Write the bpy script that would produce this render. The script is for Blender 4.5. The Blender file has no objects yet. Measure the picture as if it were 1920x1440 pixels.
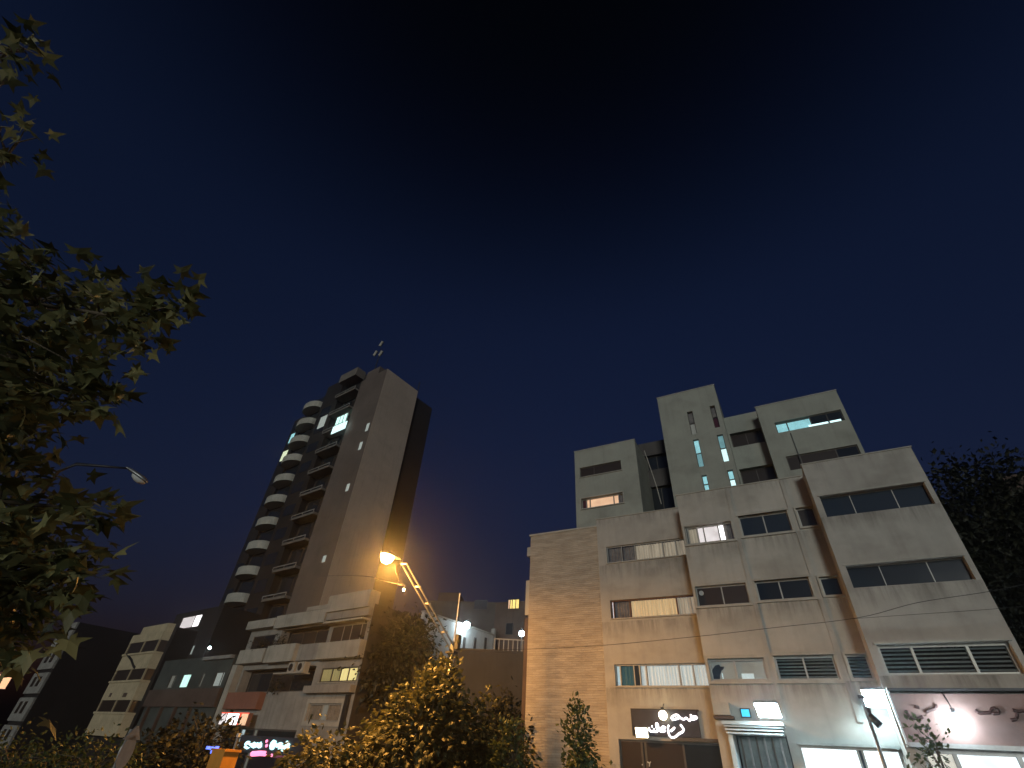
import bpy, math, random
from mathutils import Vector, Matrix
random.seed(7)
SC = bpy.context.scene
COL = SC.collection
R = math.radians

# ------------------------------------------------------------------ camera
# street frame: X along the street (to the right), Y away across the street, Z up
F_PX, CX, CY = 887.0, 960.0, 720.0
EYE = Vector((0, 0, 1.6))
_up = Vector((1040 - CX, -390 - CY, F_PX)).normalized()          # zenith seen in camera axes (x right, y down, z forward)
_fw = Vector((0, 0, 1)); _fh = (_fw - _up * _fw.dot(_up)).normalized()
_rt = _fh.cross(_up)
AZ1 = R(90 - 59.358); AZ2 = R(90 - 52.0)                          # bearing of the two building lines

def _frame(a):
    c, s = math.cos(a), math.sin(a)
    def f(v):                                                     # camera axes -> frame axes
        x, y, z = v.dot(_rt), v.dot(_fh), v.dot(_up)
        return Vector((c * x - s * y, s * x + c * y, z))
    return f
F1, F2 = _frame(AZ1), _frame(AZ2)
def ray(px, py, f=F1): return f(Vector((px - CX, py - CY, F_PX)))
def onY(px, py, Y, f=F1): r = ray(px, py, f); return EYE + r * (Y / r.y)
def onX(px, py, X, f=F1): r = ray(px, py, f); return EYE + r * (X / r.x)
def at(px, py, d, f=F1): r = ray(px, py, f); return EYE + r * (d / math.hypot(r.x, r.y))

cam_d = bpy.data.cameras.new('camera'); cam = bpy.data.objects.new('camera', cam_d); COL.objects.link(cam)
cam_d.sensor_width = 36.0; cam_d.lens = 36.0 * F_PX / 1920.0; cam_d.clip_start = 0.1; cam_d.clip_end = 3000
cx_, cy_, cz_ = F1(Vector((1, 0, 0))), F1(Vector((0, -1, 0))), F1(Vector((0, 0, -1)))
cam.matrix_world = Matrix(((cx_.x, cy_.x, cz_.x, EYE.x), (cx_.y, cy_.y, cz_.y, EYE.y), (cx_.z, cy_.z, cz_.z, EYE.z), (0, 0, 0, 1)))
SC.camera = cam

# ------------------------------------------------------------------ sky, sun, exposure
SUN_AZ, SUN_EL = R(163), R(7)          # bearing from +Y, clockwise: behind the camera and a little to the right
world = bpy.data.worlds.new('World'); SC.world = world; world.use_nodes = True
nt = world.node_tree; bg = nt.nodes['Background']
sky = nt.nodes.new('ShaderNodeTexSky'); sky.sky_type = 'NISHITA'; sky.sun_disc = False
sky.sun_elevation = R(-2.0); sky.sun_rotation = SUN_AZ; sky.altitude = 1200; sky.air_density = 1.0; sky.dust_density = 2.5; sky.ozone_density = 3.0
# a night sky over a city: the glow lies low and fades towards the zenith, the same all round
tcw = nt.nodes.new('ShaderNodeTexCoord'); sep = nt.nodes.new('ShaderNodeSeparateXYZ'); rmp = nt.nodes.new('ShaderNodeValToRGB'); mul = nt.nodes.new('ShaderNodeMix'); mul.data_type = 'RGBA'; mul.blend_type = 'MULTIPLY'; mul.inputs[0].default_value = 1.0
rmp.color_ramp.interpolation = 'EASE'; rmp.color_ramp.elements[0].position = 0.68; rmp.color_ramp.elements[0].color = (1, 1, 1, 1); rmp.color_ramp.elements[1].position = 1.0; rmp.color_ramp.elements[1].color = (.10, .10, .08, 1)
nt.links.new(tcw.outputs['Generated'], sep.inputs[0]); nt.links.new(sep.outputs[2], rmp.inputs[0]); nt.links.new(sky.outputs[0], mul.inputs[6]); nt.links.new(rmp.outputs[0], mul.inputs[7])
nt.links.new(mul.outputs[2], bg.inputs[0]); bg.inputs[1].default_value = 0.22
sun_d = bpy.data.lights.new('sun', 'SUN'); sun_d.energy = 0.9; sun_d.angle = R(10); sun_d.color = (0.98, 1.0, 0.90)  # at night this stands in for moonlight and city glow
sun = bpy.data.objects.new('sun', sun_d); COL.objects.link(sun)
sdir = Vector((math.sin(SUN_AZ) * math.cos(SUN_EL), math.cos(SUN_AZ) * math.cos(SUN_EL), math.sin(SUN_EL)))
sun.rotation_euler = (-sdir).to_track_quat('-Z', 'Y').to_euler(); sun.location = (0, -20, 40)
SC.view_settings.view_transform = 'Standard'; SC.view_settings.look = 'None'
SC.view_settings.exposure = 0.0; SC.view_settings.gamma = 1.0; SC.view_settings.use_curve_mapping = False
SC.cycles.use_denoising = True; SC.cycles.max_bounces = 5; SC.cycles.diffuse_bounces = 2; SC.cycles.glossy_bounces = 2
SC.cycles.transparent_max_bounces = 8; SC.cycles.sample_clamp_indirect = 2.0; SC.cycles.caustics_reflective = False; SC.cycles.caustics_refractive = False

# ------------------------------------------------------------------ materials
MATS = {}
def _new(name):
    m = bpy.data.materials.new(name); m.use_nodes = True; MATS[name] = m
    return m, m.node_tree, m.node_tree.nodes['Principled BSDF']
def mat(name, col, rough=0.8, var=0.25, scale=1.5, bump=0.15, stain=0.0, streak=0.0, metal=0.0, grain=40.0, spec=0.3, drip=0.0):
    """painted / plastered / metal surface: patches, fine grain, stains and rain streaks"""
    m, t, b = _new(name); N = t.nodes.new; L = t.links.new
    tc = N('ShaderNodeTexCoord')
    n1 = N('ShaderNodeTexNoise'); n1.inputs['Scale'].default_value = scale; n1.inputs['Detail'].default_value = 8; n1.inputs['Roughness'].default_value = 0.62
    L(tc.outputs['Object'], n1.inputs['Vector'])
    r1 = N('ShaderNodeValToRGB'); r1.color_ramp.elements[0].position = 0.3; r1.color_ramp.elements[1].position = 0.7
    d = [c * (1 - var) for c in col]; h = [min(1, c * (1 + var * 0.6)) for c in col]
    r1.color_ramp.elements[0].color = (*d, 1); r1.color_ramp.elements[1].color = (*h, 1)
    L(n1.outputs['Fac'], r1.inputs['Fac']); out = r1.outputs['Color']
    for amt, sc3, lo, hi in ((stain, (0.35, 0.35, 0.5), 0.5, 0.72), (streak, (2.2, 2.2, 0.16), 0.52, 0.75)):
        if amt > 0:
            mp = N('ShaderNodeMapping'); mp.inputs['Scale'].default_value = sc3; L(tc.outputs['Object'], mp.inputs['Vector'])
            n2 = N('ShaderNodeTexNoise'); n2.inputs['Scale'].default_value = 1.6; n2.inputs['Detail'].default_value = 6; L(mp.outputs[0], n2.inputs['Vector'])
            mr = N('ShaderNodeMapRange'); mr.inputs[1].default_value = lo; mr.inputs[2].default_value = hi; mr.inputs[3].default_value = 0; mr.inputs[4].default_value = amt
            L(n2.outputs['Fac'], mr.inputs[0])
            mx = N('ShaderNodeMix'); mx.data_type = 'RGBA'; L(mr.outputs[0], mx.inputs[0]); L(out, mx.inputs[6])
            mx.inputs[7].default_value = (col[0] * 0.35, col[1] * 0.33, col[2] * 0.3, 1); out = mx.outputs[2]
    if drip > 0:                      # dirt washed down the wall below every row of sills
        sx_ = N('ShaderNodeSeparateXYZ'); L(tc.outputs['Object'], sx_.inputs[0])
        fz = N('ShaderNodeMath'); fz.operation = 'MULTIPLY_ADD'; fz.inputs[1].default_value = 1 / 3.17; fz.inputs[2].default_value = -5.47 / 3.17; L(sx_.outputs[2], fz.inputs[0])
        fr = N('ShaderNodeMath'); fr.operation = 'FRACT'; L(fz.outputs[0], fr.inputs[0])
        m1 = N('ShaderNodeMapRange'); m1.inputs[1].default_value = 0.70; m1.inputs[2].default_value = 0.99; L(fr.outputs[0], m1.inputs[0])
        mp = N('ShaderNodeMapping'); mp.inputs['Scale'].default_value = (3.2, 3.2, 0.35); L(tc.outputs['Object'], mp.inputs['Vector'])
        n4 = N('ShaderNodeTexNoise'); n4.inputs['Scale'].default_value = 1.0; n4.inputs['Detail'].default_value = 7; n4.inputs['Roughness'].default_value = 0.65; L(mp.outputs[0], n4.inputs['Vector'])
        m2 = N('ShaderNodeMapRange'); m2.inputs[1].default_value = 0.42; m2.inputs[2].default_value = 0.72; m2.inputs[4].default_value = drip; L(n4.outputs['Fac'], m2.inputs[0])
        mm = N('ShaderNodeMath'); mm.operation = 'MULTIPLY'; L(m1.outputs[0], mm.inputs[0]); L(m2.outputs[0], mm.inputs[1])
        mx = N('ShaderNodeMix'); mx.data_type = 'RGBA'; L(mm.outputs[0], mx.inputs[0]); L(out, mx.inputs[6]); mx.inputs[7].default_value = (col[0] * 0.22, col[1] * 0.22, col[2] * 0.2, 1); out = mx.outputs[2]
    L(out, b.inputs['Base Color']); b.inputs['Roughness'].default_value = rough; b.inputs['Metallic'].default_value = metal
    b.inputs['Specular IOR Level'].default_value = spec
    if bump > 0:
        n3 = N('ShaderNodeTexNoise'); n3.inputs['Scale'].default_value = grain; n3.inputs['Detail'].default_value = 5; L(tc.outputs['Object'], n3.inputs['Vector'])
        bp = N('ShaderNodeBump'); bp.inputs['Strength'].default_value = bump; bp.inputs['Distance'].default_value = 0.02
        L(n3.outputs['Fac'], bp.inputs['Height']); L(bp.outputs[0], b.inputs['Normal'])
    return m
def stone_mat(name, col):
    """rough split-stone cladding in thin courses"""
    m, t, b = _new(name); N = t.nodes.new; L = t.links.new
    tc = N('ShaderNodeTexCoord'); mp = N('ShaderNodeMapping'); mp.inputs['Rotation'].default_value = (R(90), 0, 0); L(tc.outputs['Object'], mp.inputs['Vector'])
    br = N('ShaderNodeTexBrick'); br.inputs['Scale'].default_value = 1.0; br.inputs['Brick Width'].default_value = 0.62; br.inputs['Row Height'].default_value = 0.115; br.offset = 0.37; br.squash = 0.7; br.squash_frequency = 3
    br.inputs['Mortar Size'].default_value = 0.007; br.inputs['Mortar Smooth'].default_value = 0.6; br.inputs['Bias'].default_value = -0.2
    br.inputs['Color1'].default_value = (*[c * 1.06 for c in col], 1); br.inputs['Color2'].default_value = (*[c * 0.88 for c in col], 1); br.inputs['Mortar'].default_value = (*[c * 0.72 for c in col], 1)
    wn = N('ShaderNodeTexNoise'); wn.inputs['Scale'].default_value = 0.8; wn.inputs['Detail'].default_value = 5; L(mp.outputs[0], wn.inputs['Vector'])
    vm = N('ShaderNodeVectorMath'); vm.operation = 'MULTIPLY_ADD'; vm.inputs[1].default_value = (0.25, 0.16, 0); L(wn.outputs['Color'], vm.inputs[0]); L(mp.outputs[0], vm.inputs[2]); L(vm.outputs[0], br.inputs['Vector'])
    n1 = N('ShaderNodeTexNoise'); n1.inputs['Scale'].default_value = 1.3; n1.inputs['Detail'].default_value = 10; mp3 = N('ShaderNodeMapping'); mp3.inputs['Scale'].default_value = (0.7, 1, 3.5); L(tc.outputs['Object'], mp3.inputs['Vector']); L(mp3.outputs[0], n1.inputs['Vector'])
    mx = N('ShaderNodeMix'); mx.data_type = 'RGBA'; mx.blend_type = 'MULTIPLY'; mx.inputs[0].default_value = 0.88
    rp = N('ShaderNodeValToRGB'); rp.color_ramp.elements[0].position = 0.3; rp.color_ramp.elements[0].color = (0.72, 0.70, 0.68, 1); rp.color_ramp.elements[1].position = 0.65
    L(n1.outputs['Fac'], rp.inputs['Fac']); L(br.outputs['Color'], mx.inputs[6]); L(rp.outputs[0], mx.inputs[7]); L(mx.outputs[2], b.inputs['Base Color'])
    n2 = N('ShaderNodeTexNoise'); n2.inputs['Scale'].default_value = 9; n2.inputs['Detail'].default_value = 8
    mp2 = N('ShaderNodeMapping'); mp2.inputs['Scale'].default_value = (0.6, 1, 3); L(tc.outputs['Object'], mp2.inputs['Vector']); L(mp2.outputs[0], n2.inputs['Vector'])
    ad = N('ShaderNodeMath'); ad.operation = 'SUBTRACT'; L(n2.outputs['Fac'], ad.inputs[0]); L(br.outputs['Fac'], ad.inputs[1])
    bp = N('ShaderNodeBump'); bp.inputs['Strength'].default_value = 0.7; bp.inputs['Distance'].default_value = 0.05; L(ad.outputs[0], bp.inputs['Height']); L(bp.outputs[0], b.inputs['Normal'])
    b.inputs['Roughness'].default_value = 0.92; b.inputs['Specular IOR Level'].default_value = 0.15
    return m
def emis(name, col, strength, var=0.0, vscale=(6, 6, 0.6)):
    m, t, b = _new(name)
    b.inputs['Base Color'].default_value = (*[c * 0.6 for c in col], 1); b.inputs['Roughness'].default_value = 0.7
    b.inputs['Emission Color'].default_value = (*col, 1); b.inputs['Emission Strength'].default_value = strength
    if var > 0:                       # uneven glow put into curtains and room panels; no lamp stands behind them
        N = t.nodes.new; L = t.links.new
        tc = N('ShaderNodeTexCoord'); mp = N('ShaderNodeMapping'); mp.inputs['Scale'].default_value = vscale; L(tc.outputs['Object'], mp.inputs['Vector'])
        n = N('ShaderNodeTexNoise'); n.inputs['Scale'].default_value = 1.0; n.inputs['Detail'].default_value = 4; L(mp.outputs[0], n.inputs['Vector'])
        mr = N('ShaderNodeMapRange'); mr.inputs[1].default_value = 0.3; mr.inputs[2].default_value = 0.7; mr.inputs[3].default_value = strength * (1 - var); mr.inputs[4].default_value = strength * (1 + var * 0.5)
        L(n.outputs['Fac'], mr.inputs[0]); L(mr.outputs[0], b.inputs['Emission Strength'])
    return m
def glass_dark(name, col=(0.02, 0.024, 0.03), rough=0.08):
    m, t, b = _new(name); N = t.nodes.new; L = t.links.new
    b.inputs['Base Color'].default_value = (*col, 1); b.inputs['Roughness'].default_value = rough; b.inputs['Specular IOR Level'].default_value = 0.6
    tc = N('ShaderNodeTexCoord'); n = N('ShaderNodeTexNoise'); n.inputs['Scale'].default_value = 0.9; n.inputs['Detail'].default_value = 3; L(tc.outputs['Object'], n.inputs['Vector'])
    bp = N('ShaderNodeBump'); bp.inputs['Strength'].default_value = 0.05; bp.inputs['Distance'].default_value = 0.05; L(n.outputs['Fac'], bp.inputs['Height']); L(bp.outputs[0], b.inputs['Normal'])
    return m
def glass_clear(name):
    m, t, b = _new(name); N = t.nodes.new; L = t.links.new
    tr = N('ShaderNodeBsdfTransparent'); gl = N('ShaderNodeBsdfGlossy'); gl.inputs['Roughness'].default_value = 0.03
    mx = N('ShaderNodeMixShader'); mx.inputs[0].default_value = 0.10
    L(tr.outputs[0], mx.inputs[1]); L(gl.outputs[0], mx.inputs[2]); L(mx.outputs[0], t.nodes['Material Output'].inputs[0])
    return m
def leaf_mat(name, a, b_, trans=0.3):
    m, t, b = _new(name); N = t.nodes.new; L = t.links.new
    g = N('ShaderNodeNewGeometry'); rp = N('ShaderNodeValToRGB'); rp.color_ramp.elements[0].color = (*a, 1); rp.color_ramp.elements[1].color = (*b_, 1)
    oi = N('ShaderNodeObjectInfo'); ad = N('ShaderNodeMath'); ad.operation = 'ADD'; fr = N('ShaderNodeMath'); fr.operation = 'FRACT'
    L(g.outputs['Random Per Island'], ad.inputs[0]); L(oi.outputs['Random'], ad.inputs[1]); L(ad.outputs[0], fr.inputs[0]); L(fr.outputs[0], rp.inputs[0])
    L(rp.outputs[0], b.inputs['Base Color']); b.inputs['Roughness'].default_value = 0.5; b.inputs['Specular IOR Level'].default_value = 0.35
    tl = N('ShaderNodeBsdfTranslucent'); L(rp.outputs[0], tl.inputs[0]); mx = N('ShaderNodeMixShader'); mx.inputs[0].default_value = trans
    L(b.outputs[0], mx.inputs[1]); L(tl.outputs[0], mx.inputs[2]); L(mx.outputs[0], t.nodes['Material Output'].inputs[0])
    return m

M = {}
M['plaster'] = mat('plaster', (0.40, 0.39, 0.365), 0.9, 0.16, 0.7, 0.25, 0.4, 0.16, drip=0.8)
M['plaster_pale'] = mat('plaster_pale', (0.43, 0.42, 0.39), 0.9, 0.15, 0.6, 0.2, 0.35, 0.16, drip=0.8)
M['plaster_upper'] = mat('plaster_upper', (0.33, 0.345, 0.31), 0.9, 0.14, 0.5, 0.2, 0.3, 0.2)  # greenish tint of the light on the rooftop blocks put into the plaster
M['stone'] = stone_mat('stone', (0.47, 0.42, 0.35))
M['trim'] = mat('trim', (0.40, 0.39, 0.355), 0.8, 0.15, 2.0, 0.15, 0.2, 0.2)
M['alu'] = mat('alu', (0.36, 0.36, 0.34), 0.45, 0.15, 4, 0.05, 0.2, 0, 0.3)
M['alu_dark'] = mat('alu_dark', (0.10, 0.09, 0.08), 0.5, 0.2, 4, 0.05, 0, 0, 0.2)
M['dark_metal'] = mat('dark_metal', (0.05, 0.05, 0.055), 0.5, 0.3, 5, 0.05, 0, 0, 0.5)
M['galv'] = mat('galv', (0.30, 0.31, 0.32), 0.45, 0.2, 6, 0.05, 0.2, 0, 0.7)
M['rust'] = mat('rust', (0.16, 0.09, 0.06), 0.8, 0.4, 5, 0.2)
M['glass'] = glass_dark('glass'); M['glass_blue'] = glass_dark('glass_blue', (0.03, 0.04, 0.055), 0.06)  # glass_blue has the blue of the sky reflection put into its colour
M['glass_brown'] = glass_dark('glass_brown', (0.045, 0.035, 0.03), 0.2)
M['clear'] = glass_clear('clear')
M['void'] = mat('void', (0.02, 0.019, 0.018), 0.95, 0.5, 3, 0.0)
M['slat'] = mat('slat', (0.20, 0.24, 0.25), 0.5, 0.2, 6, 0.05, 0.2)
M['asphalt'] = mat('asphalt', (0.055, 0.053, 0.05), 0.85, 0.3, 0.6, 0.3, 0.3, 0, 0, 90)
M['paving'] = mat('paving', (0.22, 0.21, 0.19), 0.85, 0.25, 0.8, 0.3, 0.3, 0, 0, 30)
M['paint'] = mat('paint', (0.65, 0.65, 0.62), 0.7, 0.25, 4, 0.1, 0.3)
M['earth'] = mat('earth', (0.09, 0.075, 0.055), 0.95, 0.35, 0.7, 0.3)
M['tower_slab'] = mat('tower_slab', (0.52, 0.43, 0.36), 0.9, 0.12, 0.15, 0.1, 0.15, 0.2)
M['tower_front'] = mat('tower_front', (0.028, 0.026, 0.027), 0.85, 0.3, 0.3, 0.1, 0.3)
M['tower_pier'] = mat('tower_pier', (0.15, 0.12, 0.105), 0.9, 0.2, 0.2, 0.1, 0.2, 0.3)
M['balcony'] = mat('balcony', (0.44, 0.43, 0.38), 0.85, 0.15, 1.0, 0.1, 0.2, 0.2)
M['balcony_b'] = mat('balcony_b', (0.19, 0.17, 0.15), 0.85, 0.2, 1.0, 0.1, 0.2, 0.2)
M['rail'] = mat('rail', (0.34, 0.33, 0.31), 0.6, 0.2, 4, 0.0)
M['low_white'] = mat('low_white', (0.42, 0.40, 0.35), 0.88, 0.16, 0.8, 0.2, 0.35, 0.4)
M['low_grey'] = mat('low_grey', (0.30, 0.29, 0.27), 0.88, 0.2, 0.8, 0.2, 0.35, 0.4)
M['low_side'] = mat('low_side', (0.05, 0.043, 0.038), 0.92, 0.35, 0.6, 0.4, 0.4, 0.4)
M['green_wall'] = mat('green_wall', (0.075, 0.085, 0.08), 0.7, 0.3, 0.6, 0.15, 0.3)
M['brown_wall'] = mat('brown_wall', (0.11, 0.078, 0.065), 0.9, 0.25, 0.5, 0.2, 0.3, 0.3)
M['red_band'] = mat('red_band', (0.26, 0.12, 0.085), 0.8, 0.2, 1, 0.1, 0.2)
M['cream'] = mat('cream', (0.50, 0.42, 0.28), 0.88, 0.15, 0.9, 0.2, 0.3, 0.35)
M['dark_wall'] = mat('dark_wall', (0.026, 0.022, 0.022), 0.9, 0.3, 0.4, 0.2, 0.2)
M['grey_wall'] = mat('grey_wall', (0.10, 0.092, 0.09), 0.9, 0.2, 0.5, 0.2, 0.3, 0.3)
M['white_wall'] = mat('white_wall', (0.55, 0.57, 0.57), 0.9, 0.12, 0.6, 0.2, 0.25, 0.3)
M['alley_wall'] = mat('alley_wall', (0.055, 0.052, 0.05), 0.92, 0.2, 0.5, 0.2, 0.3, 0.3)
M['sign_dark'] = mat('sign_dark', (0.045, 0.045, 0.06), 0.4, 0.2, 3, 0.0)
M['sign_red'] = mat('sign_red', (0.25, 0.165, 0.155), 0.6, 0.2, 2, 0.05, 0.3)
M['letter_dark'] = mat('letter_dark', (0.06, 0.03, 0.03), 0.5, 0.2, 3, 0.0)
M['letter_brown'] = mat('letter_brown', (0.12, 0.08, 0.05), 0.5, 0.2, 3, 0.0)
M['canopy'] = mat('canopy', (0.50, 0.54, 0.55), 0.4, 0.12, 3, 0.05, 0.2, 0, 0.2)
M['bark_dark'] = mat('bark_dark', (0.02, 0.017, 0.014), 0.9, 0.4, 6, 0.3)
M['bark'] = mat('bark', (0.13, 0.105, 0.075), 0.9, 0.4, 6, 0.5)
M['leaf_plane'] = leaf_mat('leaf_plane', (0.055, 0.062, 0.022), (0.26, 0.26, 0.12), 0.35)
M['leaf_mid'] = leaf_mat('leaf_mid', (0.035, 0.045, 0.018), (0.12, 0.11, 0.045), 0.3)
M['leaf_green'] = leaf_mat('leaf_green', (0.04, 0.06, 0.022), (0.10, 0.12, 0.05), 0.3)
M['leaf_dark'] = leaf_mat('leaf_dark', (0.012, 0.014, 0.008), (0.035, 0.035, 0.02), 0.2)
M['orange_plastic'] = mat('orange_plastic', (0.65, 0.30, 0.06), 0.5, 0.15, 3, 0.05)
M['cable'] = mat('cable', (0.03, 0.03, 0.03), 0.6, 0.2, 4, 0.0)
M['sign_back'] = mat('sign_back', (0.30, 0.30, 0.31), 0.5, 0.2, 4, 0.05, 0.3, 0, 0.4)
# things that give off light
M['e_sodium'] = emis('e_sodium', (1.0, 0.45, 0.085), 700)
M['e_white'] = emis('e_white', (0.74, 0.93, 1.0), 60)
M['e_globe'] = emis('e_globe', (0.80, 0.95, 1.0), 70)
M['e_flood'] = emis('e_flood', (0.62, 0.90, 1.0), 120)
M['e_shop'] = emis('e_shop', (0.86, 0.96, 1.0), 1.7, 0.35, (1.2, 1.2, 1.5))
M['e_shop_dim'] = emis('e_shop_dim', (0.95, 0.92, 0.82), 0.8, 0.3, (1.2, 1.2, 1.5))
M['e_warm_lamp'] = emis('e_warm_lamp', (1.0, 0.86, 0.55), 14)
M['e_letter'] = emis('e_letter', (1.0, 0.93, 0.93), 3.0)
M['e_cyan_letter'] = emis('e_cyan_letter', (0.5, 0.95, 1.0), 2.2)
M['e_pink'] = emis('e_pink', (1.0, 0.25, 0.45), 2.0)
M['e_red'] = emis('e_red', (1.0, 0.12, 0.07), 1.2)
M['e_blue'] = emis('e_blue', (0.12, 0.2, 1.0), 2.0)
M['e_blue_sign'] = emis('e_blue_sign', (0.05, 0.62, 0.85), 1.0)
M['e_cyan'] = emis('e_cyan', (0.38, 0.80, 0.86), 0.85, 0.2, (3, 3, 3))
M['e_cyan_dim'] = emis('e_cyan_dim', (0.25, 0.52, 0.56), 0.55, 0.25, (3, 3, 3))
M['e_cyan_hot'] = emis('e_cyan_hot', (0.7, 1.0, 1.0), 1.3)
M['e_mint'] = emis('e_mint', (0.62, 1.0, 0.9), 1.4, 0.2)
M['e_peach'] = emis('e_peach', (1.0, 0.62, 0.38), 0.95, 0.2, (2, 2, 2))
M['e_curtain_beige'] = emis('e_curtain_beige', (0.62, 0.54, 0.40), 0.42, 0.55, (9, 9, 0.5))
M['e_curtain_warm'] = emis('e_curtain_warm', (0.85, 0.64, 0.34), 0.52, 0.35, (9, 9, 0.5))
M['e_curtain_cool'] = emis('e_curtain_cool', (0.72, 0.80, 0.78), 0.6, 0.35, (9, 9, 0.5))
M['e_room_white'] = emis('e_room_white', (1.0, 0.93, 0.93), 0.85, 0.3, (2, 2, 2))
M['e_room_hot'] = emis('e_room_hot', (1.0, 0.97, 0.98), 2.5)
M['e_room_grey'] = emis('e_room_grey', (0.40, 0.43, 0.38), 0.32, 0.3, (2, 2, 2))
M['e_room_blue'] = emis('e_room_blue', (0.75, 0.95, 1.0), 0.55, 0.2, (2, 2, 2))
M['e_yellow'] = emis('e_yellow', (1.0, 0.86, 0.36), 0.9, 0.4, (5, 5, 0.6))
M['e_yellow_dim'] = emis('e_yellow_dim', (0.6, 0.52, 0.22), 0.35, 0.4, (5, 5, 0.6))
M['e_orange_win'] = emis('e_orange_win', (1.0, 0.75, 0.22), 1.5, 0.2)
M['e_pale'] = emis('e_pale', (0.85, 0.95, 0.65), 0.8)
M['e_slit'] = emis('e_slit', (0.55, 0.62, 0.58), 0.45)
M['e_greyglow'] = emis('e_greyglow', (0.45, 0.46, 0.40), 0.22, 0.3)
M['curtain_grey'] = mat('curtain_grey', (0.30, 0.28, 0.25), 0.9, 0.4, 3, 0.1)
M['curtain_teal'] = emis('curtain_teal', (0.06, 0.16, 0.17), 0.35, 0.5, (9, 9, 0.5))
M['curtain_dark'] = mat('curtain_dark', (0.025, 0.025, 0.03), 0.9, 0.4, 3, 0.1)
M['maroon'] = mat('maroon', (0.12, 0.03, 0.03), 0.9, 0.3, 3, 0.0)

# ------------------------------------------------------------------ builders
class Frame:
    def __init__(s, f, rot): s.f, s.rot = f, rot
    def w(s, x, y, z=0.0):
        c, n = math.cos(s.rot), math.sin(s.rot)
        return Vector((c * x - n * y, n * x + c * y, z))
ST = Frame(F1, 0.0)                       # right-hand building line
LF = Frame(F2, AZ1 - AZ2)                 # left-hand building line, turned a few degrees

def gz(x):                                # the street falls away to the left
    return 0.0 if x > -4 else max(-3.0, -0.045 * (-x - 4))

class Thing:
    """an Empty at the base of a thing; coordinates are given in its frame"""
    def __init__(s, name, label, cat, x, y, z=0.0, fr=ST, group=None, kind=None):
        s.o = bpy.data.objects.new(name, None); COL.objects.link(s.o); s.fr = fr
        s.off = Vector((x, y, z)); s.o.location = fr.w(x, y, z); s.o.rotation_euler = (0, 0, fr.rot)
        s.o['label'] = label; s.o['category'] = cat
        if group: s.o['group'] = group
        if kind: s.o['kind'] = kind

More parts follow.
